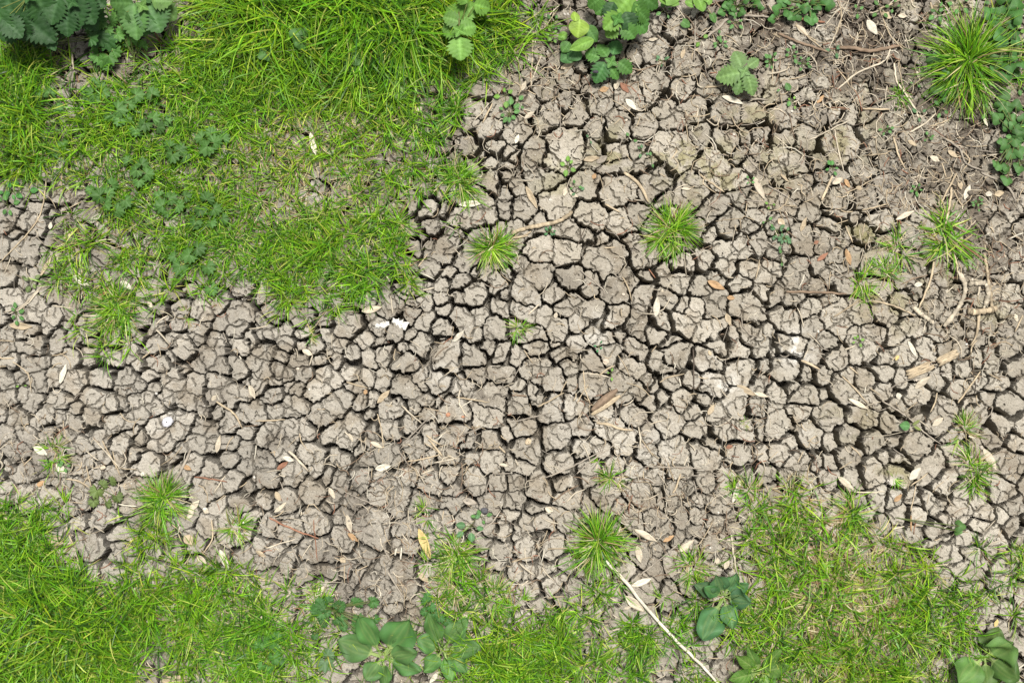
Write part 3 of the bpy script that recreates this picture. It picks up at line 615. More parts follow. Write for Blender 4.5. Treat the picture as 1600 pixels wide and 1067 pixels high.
def lobed_leaf(g, M, R, lobes=3, depth=0.5, sub=0.14, cup=0.1, col=(.05, .13, .03), spread=2.55, nr=6, na=49, pale=0.25):
    """palmate leaf (buttercup, cranesbill); stalk joins at the origin"""
    a = np.linspace(-spread, spread, na); r = np.linspace(0.0, 1, nr)
    lob = np.abs(np.cos(np.pi*a/(2*spread)*lobes*1.0)) if lobes % 2 else np.abs(np.sin(np.pi*a/(2*spread)*lobes))
    out = (1-depth) + depth*lob**0.75
    out = np.minimum(out*1.25, 1.0)*(1 + sub*np.cos(a/(2*spread)*2*np.pi*lobes*3))*(1-0.15*np.abs(a)/spread)
    A, Rr = np.meshgrid(a, r, indexing='ij')
    rad = R*Rr*out[:, None]
    ph = rng.uniform(0, 6)
    z = cup*R*Rr**2*np.cos(A*1.2) + 0.07*R*np.cos(A/(2*spread)*2*np.pi*lobes)*Rr - 0.25*R*Rr**2 + 0.05*R*np.sin(3*A+ph)*Rr
    V = np.stack([rad*np.cos(A), rad*np.sin(A), z], -1).reshape(-1, 3) @ np.array(M.to_3x3()).T + np.array(M.translation)
    vein = np.clip(lob[:, None]**6*(1-Rr), 0, 1)*0.7
    col = np.asarray(col, float)
    C = (col*(0.85+0.3*rng.random()) )*(1-vein[..., None]) + (col*1.6+.02)*vein[..., None]
    C = C*(1 - pale*0.5*np.sin(A*4+ph)[..., None]*0.4)
    i = np.arange(na*nr).reshape(na, nr)
    q = np.stack([i[:-1, :-1], i[:-1, 1:], i[1:, 1:], i[1:, :-1]], -1).reshape(-1, 4)
    g.add(V, q, None, C.reshape(-1, 3))

def leaf_matrix(x, y, z, az, pitch=0.0, roll=0.0):
    return Matrix.Translation((x, y, z)) @ Matrix.Rotation(az, 4, 'Z') @ Matrix.Rotation(-pitch, 4, 'Y') @ Matrix.Rotation(roll, 4, 'X')

R = math.radians
def img_az(deg): return R(deg)      # 0 = east in the picture, 90 = north

# ---------------------------------------------------------------- turf (nobody could count it)
def blade_len(x, y):
    L = np.full(len(x), 34.0)
    for cx, cy, sx_, sy_, v in ((560, 10, 270, 120, 78), (60, 170, 130, 90, 28), (60, 980, 130, 110, 34), (250, 980, 200, 90, 14), (1240, 850, 130, 90, 18), (1330, 980, 200, 90, 20), (560, 400, 90, 40, 16), (740, 1010, 60, 60, 20), (110, 390, 60, 30, 14), (860, 1030, 120, 60, 14)):
        L = L + v*np.exp(-((x-cx)/sx_)**2-((y-cy)/sy_)**2)
    return L
def dead_share(x, y):
    d = np.full(len(x), 0.13)
    for cx, cy, r, v in ((470, 270, 110, .42), (560, 230, 120, .12), (1330, 900, 170, .36), (1250, 800, 110, .24), (110, 400, 80, .22), (1300, 1040, 160, .22), (700, 880, 90, .15), (300, 930, 90, .12), (1350, 990, 60, .15)):
        d = d + v*np.exp(-((x-cx)**2+(y-cy)**2)/(r*r))
    return d

TURF = [  # name, label, centre used to share the clumps out
 ('meadow_grass', 'long bright green grass sward filling the upper left of the photo', (480, 180), 'grass'),
 ('meadow_grass', 'small grassy island with dead stalks left of the main sward, on cracked mud', (130, 430), 'grass'),
 ('meadow_grass', 'lush green grass filling the bottom left corner', (160, 990), 'grass'),
 ('meadow_grass', 'thin grass around and right of the broad plantains at the bottom edge', (720, 990), 'grass'),
 ('meadow_grass', 'short patchy turf beside the long pale stem at bottom centre', (950, 990), 'grass'),
 ('meadow_grass', 'wide yellowish green turf filling the bottom right', (1350, 930), 'grass'),
 ('meadow_grass', 'sparse grass along the upper right edge of the mud', (1590, 150), 'grass'),
]
def build_turf():
    N = 46000
    x = rng.uniform(-700, 2300, N); y = rng.uniform(-600, 1700, N)
    c = cover(x, y)
    patch = 0.5*vnoise(x, y, 42, 201) + 0.5*vnoise(x, y, 17, 202)
    inside = (x > -25) & (x < 1625) & (y > -25) & (y < 1092)
    prob = np.clip(c*1.28 + 0.85*patch*np.sqrt(c+1e-3)*np.where(c < .8, 1, .45) - 0.11, 0, 1)**1.15
    prob = np.where(inside, prob, prob*0.24)
    keep = rng.random(N) < prob
    x, y, c, inside = x[keep], y[keep], c[keep], inside[keep]
    L = blade_len(x, y)*rng.uniform(0.75, 1.2, len(x)); ds = dead_share(x, y)
    cen = np.array([t[2] for t in TURF]); who = np.argmin((x[:, None]-cen[:, 0])**2 + (1.3*(y[:, None]-cen[:, 1]))**2, 1)
    yel = vnoise(x, y, 160, 203)*0.5 + 0.5
    hue = vnoise(x, y, 60, 204)
    for k, (nm, lab, _, cat) in enumerate(TURF):
        gG = Geo(); gD = Geo(); ids = np.where(who == k)[0]
        if not len(ids): continue
        n_in = np.where(inside[ids], rng.integers(12, 27, len(ids)), rng.integers(7, 13, len(ids)))
        ci = np.repeat(ids, n_in); M = len(ci)
        cx, cy = x[ci], y[ci]
        rad = rng.rayleigh(4.5, M); a0 = rng.uniform(0, 2*np.pi, M)
        bx, by = cx + rad*np.cos(a0), cy - rad*np.sin(a0)
        az = a0 + rng.normal(0, 0.9, M)
        # the tall growth on the north bank hangs over to the south
        fall = np.exp(-((cx-560)/330)**2-((cy-0)/170)**2)
        lean = rng.normal(-math.pi*0.5, 0.9, M) + 0.5*vnoise(cx, cy, 130, 205)*3
        az = np.where(rng.random(M) < 0.60*fall, lean, az)
        ll = L[ci]*rng.uniform(0.45, 1.2, M)/1000
        wd = (0.95 + 0.016*L[ci])*rng.uniform(0.7, 1.35, M)/1000
        dead = rng.random(M) < ds[ci]
        pitch = np.clip(rng.normal(0.95, 0.30, M), 0.15, 1.5); bend = rng.uniform(0.5, 1.7, M)
        pitch = np.where(dead, rng.uniform(0.02, 0.5, M), pitch); ll = np.where(dead, ll*0.8, ll)
        wx, wy = (bx-800)/1000, (533.5-by)/1000
        z = np.where((bx > X0+2) & (bx < X1-2) & (by > Y0+2) & (by < Y1-2), top_mm(bx, by), 0.0) - 0.001
        side = rng.normal(0, 0.45, M)
        col = blade_cols(M); tint = (yel[ci]*0.45 + 0.25*hue[ci])[:, None]
        col = col*(1-tint) + col*np.array([1.42, 1.10, .9])*tint
        col = np.where(dead[:, None], dead_cols(M), col)
        # browned tips and bases here and there
        m = ~dead
        blades(gG, wx[m], wy[m], z[m], az[m], ll[m], wd[m], pitch[m], bend[m], side[m], col[m])
        blades(gD, wx[dead], wy[dead], z[dead], az[dead], ll[dead], wd[dead]*.9, pitch[dead], bend[dead]*.5, side[dead]*1.5, col[dead])
        root = gG.build(nm, M_GRASS); tag(root, lab, cat, kind='stuff')
        dd = gD.build('dead_blades', M_GRASS, parent=root); tag(dd, kind='stuff')
build_turf()

# ---------------------------------------------------------------- lone tufts
TUFT = [ # x, y, radius, blades, blade width, share dead, height lift, label
 (1045, 360, 48, 260, 2.0, .12, .75, 'dense round grass tuft standing alone on the open mud, the fullest of the lone tufts'),
 (768, 386, 42, 190, 1.9, .16, .7, 'bushy grass tuft just right of the big turf, above the broad middle plates'),
 (810, 511, 24, 46, 1.5, .30, .5, 'small pale wispy grass tuft in the middle of the cracked plates'),
 (1485, 368, 60, 95, 2.9, .10, .7, 'coarse spiky grass tuft with wide blades on the right of the mud'),
 (1407, 388, 40, 52, 1.9, .20, .6, 'sparse spiky tuft left of the coarse wide-bladed tuft'),
 (1344, 436, 36, 60, 1.9, .18, .6, 'ragged grass tuft above the brown stick, left one of two growing together'),
 (1378, 432, 34, 60, 1.9, .22, .6, 'ragged grass tuft with dry leaf beside it, right one of two growing together'),
 (1354, 470, 26, 34, 1.7, .25, .5, 'little grass tuft at the right end of the brown stick'),
 (1512, 96, 88, 330, 2.5, .06, .9, 'large vivid green grass clump in the upper right'),
 (936, 846, 58, 210, 2.4, .10, .85, 'upright green grass tuft just left of the top of the long pale stem'),
 (955, 746, 30, 42, 2.0, .25, .5, 'small grass tuft leaning right between mud plates below the split seed pod'),
 (936, 722, 14, 16, 2.2, .05, .5, 'tiny bright grass sprig below the split seed pod'),
 (256, 786, 50, 200, 1.9, .10, .7, 'thick grass tuft at the foot of the short grey stick, lower left'),
 (365, 824, 36, 70, 1.9, .12, .6, 'thin grass tuft right of the arched crack, lower left'),
 (290, 493, 18, 22, 1.3, .45, .4, 'tiny brownish grass sprig below the left turf'),
 (484, 523, 20, 24, 1.6, .15, .5, 'tiny grass sprig on plates below the big turf, near the paper scrap'),
 (1502, 676, 34, 70, 1.7, .30, .5, 'yellowing grass tuft at the end of the thin dark stem, lower right'),
 (1515, 735, 42, 80, 1.9, .22, .6, 'straggling grass tuft below the yellowing one, lower right'),
 (1335, 800, 44, 75, 2.0, .25, .6, 'grass tuft with dry blades under the long curved crack, lower right'),
 (664, 803, 26, 36, 1.8, .20, .5, 'small grass tuft above the yellow dry leaf'),
 (1165, 660, 13, 14, 1.3, .45, .4, 'tiny brown and green sprig on a plate right of the seed pod'),
 (1402, 150, 26, 34, 2.0, .05, .7, 'short fresh grass sprig between straws left of the large green clump'),
 (88, 708, 30, 50, 1.7, .18, .5, 'low grass tuft beside two white leaves at the left edge'),
 (484, 944, 40, 70, 2.2, .08, .6, 'fan of long grass blades above the leafy patch at bottom centre'),
 (770, 936, 40, 75, 1.9, .22, .6, 'star-shaped grass tuft right of the two plantains'),
 (712, 862, 46, 95, 2.2, .28, .6, 'yellow green grass tuft just right of the yellow dry leaf'),
 (712, 912, 40, 70, 2.0, .25, .6, 'loose grass tuft above the right-hand plantain'),
 (1150, 770, 26, 30, 1.8, .1, .5, 'few grass blades at the upper left tip of the lower right turf'),
 (186, 480, 48, 170, 1.9, .12, .65, 'dense short grass tuft at the lower end of the grassy island on the left'),
 (1395, 745, 20, 22, 1.5, .2, .4, 'thin grass sprig on a plate inside the curved crack, lower right'),
 (1080, 885, 40, 70, 1.8, .15, .5, 'low green tuft left of the plantain beside the long pale stem'),
 (620, 345, 34, 60, 1.8, .2, .5, 'spiky tuft on a round mossy plate at the edge of the big turf'),
 (715, 285, 44, 110, 1.9, .15, .6, 'grass tuft with reddish bases at the right end of the big turf'),
]
SMALL_THINGS = []     # (object, description, category, x, y, size) -> labels are written at the end
for (x, y, r, n, bw, ds, lift, lab) in TUFT:
    gG, gD = Geo(), Geo(); n = int(n*1.9); bw = bw*0.72; ds = ds + .05
    # several shoots close together, each a small fan
    m_s = int(np.clip(r/7, 2, 14)); sa = rng.uniform(0, 6.28, m_s); sq = r*.42*np.sqrt(rng.random(m_s)); asp = rng.uniform(.65, 1.0); sk = rng.integers(0, m_s, n)
    cxs, cys = sq*np.cos(sa)*asp, sq*np.sin(sa)
    rad = np.abs(rng.normal(0, r*0.07, n)); a0 = rng.uniform(0, 2*np.pi, n)
    ox_, oy_ = cxs[sk] + rad*np.cos(a0), cys[sk] + rad*np.sin(a0)
    bx, by = x + ox_, y - oy_; rad = np.hypot(ox_, oy_)
    az = np.where(rng.random(n) < .62, np.arctan2(oy_, ox_) + rng.normal(0, 0.7, n), a0); L = r*rng.uniform(0.45, 1.18, n)/1000
    L = L*(1 - 0.35*np.minimum(rad/(r*0.6), 1))*1.12
    dead = rng.random(n) < ds
    pitch = np.where(rad < r*0.12, rng.uniform(0.35, 1.2, n), rng.uniform(0.15, 0.95, n))*(0.6+0.6*lift); bend = rng.uniform(0.5, 1.5, n)
    base = (x-800)/1000, (533.5-y)/1000
    z0 = float(top_mm(x, y)); z = np.maximum(top_mm(bx, by), z0-0.006) - 0.001
    col = np.where(dead[:, None], dead_cols(n), blade_cols(n, p=(.30, .26, .18, .12, .11, .03)))
    W = bw*rng.uniform(0.7, 1.3, n)/1000; side = rng.normal(0, 0.4, n)
    wx, wy = (bx-800)/1000, (533.5-by)/1000
    root = empty('grass_tuft', (*base, z0))
    for g, m, nm in ((gG, ~dead, 'green_blades'), (gD, dead, 'dry_blades')):
        if m.sum() == 0: continue
        blades(g, wx[m], wy[m], z[m], az[m], L[m], W[m], pitch[m], bend[m], side[m], col[m])
        o = g.build(nm, M_GRASS, parent=root, origin=(*base, z0)); o.location = (0, 0, 0); tag(o, kind='stuff')
    tag(root, lab, 'grass tuft', 'grass tufts on the mud')

# ---------------------------------------------------------------- broad-leaved plants
def plant_root(name, x, y, label, cat, group=None):
    o = empty(name, ((x-800)/1000, (533.5-y)/1000, float(top_mm(x, y))))
    tag(o, label, cat, group); return o
def local(root, x, y, h):
    """survey position seen at height h above the root -> plant coordinates"""
    wx, wy = px(x, y, root.location.z + h)
    return (wx - root.location.x, wy - root.location.y, h)

def tip_leaf(root, x0, y0, x1, y1, h0, h1, Wmm, name='leaf', mat=None, **kw):
    """a leaf from its base to its tip, both given as survey positions with heights (mm)"""
    a = np.array(local(root, x0, y0, h0/1000)); b = np.array(local(root, x1, y1, h1/1000))
    d = b-a; L = np.linalg.norm(d); az = math.atan2(d[1], d[0]); pit = math.asin(d[2]/L)
    roll = kw.pop('roll', rng.normal(0, 0.12))
    g = Geo(); leaf(g, leaf_matrix(*a, az, pit, roll), L, Wmm/1000, **kw)
    return g.build(name, mat or M_LEAF, parent=root)
def stalk(root, pts, r0, r1, col, name='stem'):
    """pts: survey x, y, height mm"""
    P = smooth_line([local(root, x, y, h/1000) for x, y, h in pts], max(6, 3*len(pts)))
    g = Geo(); tube(g, P, np.linspace(r0, r1, len(P))/1000, col, sides=6)
    return g.build(name, M_LEAF, parent=root)

DARK_SHADED = (.022, .066, .018); MID = (.058, .150, .028); BRIGHT = (.120, .245, .040); BLUEG = (.060, .135, .055); YELLOW = (.20, .31, .045)  # the darkest green also carries the shade of the top-left corner in its colour
NET = dict(shape='nettle', teeth=9, bite=0.34, veins=5, relief=0.032, fold=0.16, droop=0.14, nu=45, nv=9, notch=0.10)
def nettle(x, y, label, leaves, stem, cols, top_h, name='nettle_plant'):
    r = plant_root(name, x, y, label, 'nettle', 'nettles on the bank')
    if stem: stalk(r, stem, 1.8, 1.2, (.16, .17, .06))
    for i, lf in enumerate(leaves):
        x0, y0, x1, y1, W = lf[:5]; c = cols[i % len(cols)]; h = top_h*(0.65 + 0.35*rng.random())
        k = dict(NET); k['teeth'] = int(np.clip(math.hypot(x1-x0, y1-y0)/5.0, 5, 9)); k['nu'] = 4*k['teeth']+1
        cc = np.array(c)*(1+rng.normal(0, .08))
        lo = tip_leaf(r, x0, y0, x1, y1, h, h*rng.uniform(0.75, 1.05), W, col=cc, **k)
        stalk(r, [(x, y, h*0.7), (x0, y0, h)], 0.9, 0.7, (.17, .21, .06), 'leaf_stalk').parent = lo
    # young leaves at the tip
    for a in range(4):
        an = a*1.57+0.5; k = dict(NET); k['teeth'] = 6; k['nu'] = 19; k['nv'] = 7
        tip_leaf(r, x, y, x+11*math.cos(an), y+11*math.sin(an), top_h, top_h*1.08, 9, name='young_leaf', col=np.array(cols[-1])*1.15, **k)
    return r
nettle(965, 30, 'large leafy nettle at the top edge, right of two smooth yellow green leaves',
       [(975, 8, 968, 24, 34), (985, -5, 958, 27, 50), (950, 8, 930, 22, 26), (958, 6, 946, 30, 26), (988, 28, 1012, 50, 40), (975, 42, 992, 60, 30), (962, 44, 947, 58, 26), (1000, 20, 1014, 34, 26), (985, 34, 975, 52, 26), (1000, -6, 1030, 12, 34), (940, -4, 918, 12, 32), (966, 24, 944, 46, 34), (992, 6, 1008, 26, 30), (978, 22, 986, 48, 34)],
       [(965, 30, 0), (966, 26, 60)], [MID, BRIGHT, MID, DARK_SHADED, (.05, .14, .025)], 75)
nettle(955, 97, 'nettle sprig with jagged leaves and a dark speck, below the large top nettle',
       [(944, 100, 930, 130, 32), (936, 90, 914, 82, 26), (968, 98, 988, 114, 26), (958, 84, 966, 62, 26), (953, 104, 966, 125, 20), (948, 88, 934, 68, 22)],
       [(955, 97, 0), (955, 97, 28)], [(.045, .14, .035), MID, MID], 34)
nettle(1163, 112, 'pale crinkled nettle sprig standing alone on the upper right mud',
       [(1158, 104, 1148, 80, 30), (1156, 114, 1118, 122, 34), (1160, 118, 1150, 148, 28), (1168, 118, 1178, 150, 26), (1170, 104, 1186, 92, 20)],
       [(1163, 112, 0), (1163, 110, 24)], [(.105, .185, .06), (.115, .20, .065), (.095, .175, .055)], 32)
nettle(718, 48, 'light green soft-toothed plant over the long grass, top middle',
       [(718, 30, 698, 8, 32), (720, 26, 746, 6, 32), (716, 46, 690, 44, 36), (722, 46, 744, 40, 34), (718, 62, 720, 94, 42), (716, 34, 692, 26, 26), (730, 4, 716, -14, 26), (742, 8, 768, 14, 30)],
       [(718, 48, 0), (717, 20, 70), (718, 60, 80)], [(.105, .225, .04), (.12, .25, .045), (.10, .21, .04)], 88)
nettle(45, -5, 'dark green nettle in the top left corner',
       [(30, 0, 46, 60, 60), (12, -8, 16, 44, 56), (58, -6, 78, 42, 50), (34, 26, 84, 66, 48), (60, 26, 84, 78, 38), (-4, 16, 6, 66, 44), (22, 24, 40, 68, 46), (66, 14, 62, 54, 40), (40, -12, 70, 14, 46), (8, 30, 34, 58, 40)], [(45, -5, 0), (45, -4, 90)], [DARK_SHADED, (.025, .075, .02), (.03, .085, .022)], 120)
nettle(112, 4, 'dark broad-leaved nettle right of the corner nettle, top left',
       [(105, -6, 118, 48, 64), (90, 0, 78, 38, 44), (124, -4, 146, 38, 48), (128, 18, 152, 48, 36), (104, 18, 104, 58, 40), (130, -14, 164, 10, 46)], [(112, 4, 0), (112, 6, 80)], [DARK_SHADED, (.026, .075, .02)], 105)
nettle(222, 10, 'glossy dark nettle with a shining leaf, top left beside the tall grass',
       [(232, 8, 250, 50, 56), (210, 10, 212, 62, 46), (246, 8, 276, 30, 40), (226, 22, 224, 58, 40), (206, 6, 168, 4, 34), (240, 2, 268, 2, 34), (222, 2, 236, -14, 30), (196, 20, 190, 42, 26)], [(222, 10, 0), (222, 10, 60)], [(.05, .125, .035), (.06, .14, .035), (.085, .17, .04)], 80)

def rosette(name, x, y, label, cat, leaves, col, shape='plantain', veins=5, group=None, wave=.075, h=30, vein=(.30, .40, .14)):
    r = plant_root(name, x, y, label, cat, group)
    for lf in leaves:
        ex, ey, W = lf[0], lf[1], lf[2]*1.12; sc = lf[3] if len(lf) > 3 else 1.0
        c = np.array(col)*sc*(1+rng.normal(0, .06, 3))
        d = math.hypot(ex-x, ey-y); sx_, sy_ = x+(ex-x)*0.05, y+(ey-y)*0.05
        o = tip_leaf(r, sx_, sy_, ex, ey, 3, h*rng.uniform(.6, 1.3), W, shape=shape, veins=3 if shape == 'plantain' else veins, parallel=(shape == 'plantain'), relief=0.013, fold=rng.uniform(0, .28), droop=rng.uniform(0, .14), roll=rng.normal(0, .22), col=c, vein_col=np.array(vein)*sc, nu=26, nv=19, wave=wave*rng.uniform(.5, 1.6), edge=c*0.8)
    return r
PLANT = (.078, .172, .050)
rosette('plantain_plant', 598, 1026, 'large plantain rosette with broad ribbed leaves at the bottom edge, left of its twin', 'plantain',
        [(528, 1000, 42), (560, 964, 32), (640, 968, 52), (572, 1062, 30), (602, 1075, 26), (655, 1050, 26), (652, 985, 30), (650, 1020, 30)], PLANT, group='plantains')
rosette('plantain_plant', 693, 1014, 'plantain rosette with pale thick leaf stalks at the bottom edge, right of its twin', 'plantain',
        [(722, 974, 32), (748, 1010, 30), (728, 1048, 24), (654, 998, 30), (706, 1064, 22, 1.3), (664, 1050, 24), (668, 960, 26), (728, 968, 22)], PLANT, group='plantains')
rosette('plantain_plant', 1130, 931, 'plantain with one large bluish leaf hanging down, beside the long pale stem', 'plantain',
        [(1098, 1000, 40), (1120, 900, 28), (1172, 940, 30), (1146, 982, 26), (1088, 914, 22), (1152, 898, 24), (1104, 920, 20), (1170, 912, 20)], (.065, .155, .062), group='plantains')
rosette('dock_plant', 1188, 1050, 'dock with long toothed leaves half hidden in grass at the bottom edge', 'dock',
        [(1140, 1062, 22), (1150, 1024, 18), (1168, 1010, 16), (1210, 1080, 24), (1232, 1040, 24), (1222, 1012, 16)], (.075, .17, .03), shape='dock', veins=7, wave=.06)
rosette('plantain_plant', 1538, 1024, 'plantain with wide pale leaf in the bottom right corner', 'plantain',
        [(1582, 1008, 52, 1.2), (1560, 985, 40, .9), (1500, 1066, 44, 1.15), (1592, 1062, 40, .7), (1545, 1075, 30, .9)], (.085, .175, .045), group='plantains', h=40)
rosette('smooth_leaf_plant', 908, 42, 'two smooth yellow green leaves over darker round ones, upper middle', 'leafy plant',
        [], YELLOW)
def add_leaves(root, items, **kw):
    for (x0, y0, x1, y1, W, h, col) in items:
        k = dict(shape='ovate', veins=7, relief=0.012, fold=0.08, droop=0.08, nu=22, nv=11, wave=.02); k.update(kw)
        tip_leaf(root, x0, y0, x1, y1, h, h*0.95, W, col=np.array(col), **k)
sl = bpy.data.objects['smooth_leaf_plant']
add_leaves(sl, [(906, 30, 903, 60, 32, 48, YELLOW), (900, 34, 897, 18, 15, 50, YELLOW), (928, 62, 890, 78, 20, 44, (.15, .29, .05)), (916, 40, 933, 66, 22, 28, MID), (906, 76, 888, 94, 26, 18, (.05, .14, .04)), (896, 82, 876, 96, 24, 14, (.05, .14, .04)), (890, 66, 878, 82, 20, 20, MID), (886, 52, 872, 62, 14, 18, BRIGHT)])
stalk(sl, [(908, 42, 0), (908, 42, 46)], 1.2, .9, (.2, .25, .08)); 
r = plant_root('heart_leaf_plant', 1092, 6, 'heart-shaped light green leaves at the top edge right of the large nettle', 'leafy plant')
add_leaves(r, [(1090, -4, 1100, 18, 24, 30, BRIGHT), (1104, 4, 1112, -4, 16, 30, BRIGHT), (1060, 2, 1030, 0, 22, 30, BRIGHT), (1084, 8, 1070, 2, 14, 26, BRIGHT), (1112, 22, 1118, 36, 13, 12, MID), (1066, 34, 1078, 42, 16, 8, MID), (1040, 2, 1066, -8, 22, 34, BRIGHT)], shape='heart', notch=.12)
stalk(r, [(1092, 6, 6), (1104, 16, 12), (1114, 24, 12)], .6, .5, (.2, .27, .09))

def palmate(x, y, label, leaves, col, name='buttercup_plant', cat='buttercup', group='buttercups in the grass', lobes=3, depth=.30):
    r = plant_root(name, x, y, label, cat, group)
    for (lx, ly, R_, h) in leaves:
        az = math.atan2(-(ly-y), lx-x) + rng.normal(0, .4) if (lx, ly) != (x, y) else rng.uniform(0, 6)
        p = local(r, lx, ly, h/1000); g = Geo()
        c = np.array(col)*(1+rng.normal(0, .12))
        st = np.array(p) - np.array((math.cos(az), math.sin(az), 0))*R_*0.0003
        lobed_leaf(g, leaf_matrix(*st, az, rng.uniform(-.1, .35), rng.normal(0, .2)), R_/1000, lobes=lobes, depth=depth, col=c)
        lo = g.build('leaf', M_LEAF, parent=r)
        g = Geo(); P = smooth_line([(0, 0, 0), (st[0]*.5, st[1]*.5, h/1000*.8), tuple(st)], 6); tube(g, P, [.0007]*6, (.14, .18, .06), sides=5); g.build('leaf_stalk', M_LEAF, parent=lo)
    return r
palmate(163, 84, 'bright buttercup with notched leaves on the bare soil patch, top left', [(150, 68, 16, 30), (172, 92, 15, 26), (158, 96, 12, 22), (180, 78, 13, 26), (148, 88, 12, 20), (166, 104, 10, 16)], (.065, .165, .032))
palmate(150, 36, 'small buttercup between the dark nettles, top left', [(146, 30, 12, 40), (160, 38, 11, 40), (170, 48, 10, 36), (186, 56, 12, 34), (176, 34, 10, 34), (140, 48, 10, 30)], (.07, .17, .035))
BC = (.072, .165, .038)
spots = [
 ((150, 140), 'grey green buttercup patch just below the bare soil, upper left', [(146, 128, 10, 14), (158, 134, 11, 14), (140, 146, 11, 16), (164, 146, 11, 16), (136, 158, 9, 12), (150, 156, 9, 12), (130, 140, 9, 12)]),
 ((185, 172), 'grey green buttercup with rounded lobes in the grass, upper left', [(188, 172, 15, 22), (170, 182, 12, 20), (204, 160, 12, 20), (186, 190, 11, 18), (216, 148, 13, 24), (200, 186, 10, 14)]),
 ((230, 190), 'crowded buttercup leaves among grass left of the main sward', [(224, 196, 13, 20), (240, 182, 12, 20), (212, 206, 11, 16), (250, 200, 12, 18), (236, 144, 12, 22), (262, 188, 9, 14)]),
 ((325, 225), 'buttercup with wide bluish leaves in the middle of the left sward', [(320, 232, 15, 24), (338, 222, 13, 22), (312, 216, 12, 22), (350, 214, 11, 20), (330, 206, 11, 18)]),
 ((272, 240), 'buttercup leaves by the long diagonal blades, left sward', [(268, 246, 13, 20), (282, 232, 12, 18), (262, 228, 11, 18), (290, 246, 10, 16)]),
 ((158, 305), 'bright buttercup clump at the edge of the left mud', [(152, 306, 14, 20), (170, 300, 12, 18), (186, 330, 13, 16), (166, 322, 12, 16), (198, 316, 12, 20), (178, 288, 11, 18), (140, 296, 9, 12)]),
 ((215, 262), 'dark buttercup leaves with shadows between, left sward', [(210, 268, 12, 20), (222, 254, 11, 18), (232, 272, 12, 20), (216, 286, 10, 16), (200, 250, 9, 16)]),
 ((262, 315), 'pale weathered buttercup patch in the left sward', [(250, 322, 13, 16), (268, 308, 12, 16), (280, 322, 12, 14), (262, 334, 10, 14), (246, 306, 10, 14), (292, 306, 10, 14)]),
 ((322, 320), 'buttercup leaves with a green round one, centre of the left turf', [(324, 308, 13, 22), (312, 330, 12, 18), (338, 328, 12, 16), (304, 350, 12, 16), (350, 344, 10, 14), (330, 350, 10, 14)]),
 ((300, 395), 'greyish buttercup leaves at the lower edge of the left turf', [(292, 400, 14, 16), (280, 420, 14, 14), (312, 388, 13, 18), (326, 420, 13, 14), (330, 454, 12, 12), (270, 402, 10, 12)]),
 ((75, 160), 'buttercup leaves half hidden in grass at the left edge', [(62, 150, 11, 18), (78, 142, 10, 16), (92, 168, 10, 14), (54, 170, 10, 14), (20, 210, 9, 14), (84, 240, 12, 14), (100, 226, 10, 14)]),
]
for (x, y), lab, lv in spots: palmate(x, y, lab, lv, BC)
palmate(520, 950, 'dense mat of small dark lobed leaves left of the large plantain', [(rng.uniform(490, 590), rng.uniform(930, 1000), rng.uniform(6, 10), rng.uniform(8, 18)) for _ in range(34)], (.050, .135, .032))
palmate(424, 1018, 'cluster of bright lobed leaves in the bottom grass, left of the plantains', [(rng.uniform(400, 450), rng.uniform(990, 1050), rng.uniform(7, 12), rng.uniform(10, 22)) for _ in range(12)] , (.06, .165, .03))
palmate(508, 1030, 'grey green lobed leaf lying on bare soil left of the plantain', [(508, 1038, 15, 8), (512, 1020, 11, 10)], (.09, .16, .075))
palmate(672, 948, 'dark small-leaved herb between the two plantains and the grass tuft', [(665, 938, 9, 16), (674, 950, 9, 18), (682, 960, 9, 14), (662, 956, 8, 12), (690, 966, 8, 14), (668, 930, 7, 12), (700, 972, 8, 12)], (.05, .145, .035))
palmate(157, 762, 'half withered small plant with dry stalks, lower left mud', [(150, 770, 12, 8), (162, 756, 9, 8), (176, 752, 9, 8), (184, 778, 10, 8), (146, 786, 9, 8), (168, 788, 9, 8)], (.115, .165, .05))
palmate(212, 96, 'fresh green tangle of small leaves beside the shining nettle, top left', [(196, 36, 10, 30), (188, 48, 10, 30), (205, 62, 10, 24), (194, 62, 11, 22), (222, 70, 10, 22), (180, 20, 10, 34), (150, 50, 9, 20)], (.075, .18, .035))
palmate(540, 75, 'broad rounded leaves half buried in the long grass', [(465, 56, 17, 50), (470, 70, 12, 44), (412, 86, 12, 40), (552, 90, 18, 40), (556, 108, 15, 34), (575, 64, 10, 40)], (.07, .17, .035), lobes=1, depth=.2, name='round_leaf_plant', cat='leafy plant', group=None)
palmate(628, 140, 'pale flattened leaf with a brown bite at the right of the sward', [(626, 142, 20, 14), (612, 126, 11, 14)], (.16, .25, .085), lobes=1, depth=.15, name='round_leaf_plant', cat='leafy plant', group=None)
palmate(1398, 808, 'rounded green leaf in the turf, lower right', [(1502, 822, 10, 8), (1498, 830, 7, 6)], (.09, .2, .05), lobes=1, depth=.2, name='round_leaf_plant', cat='leafy plant', group=None)

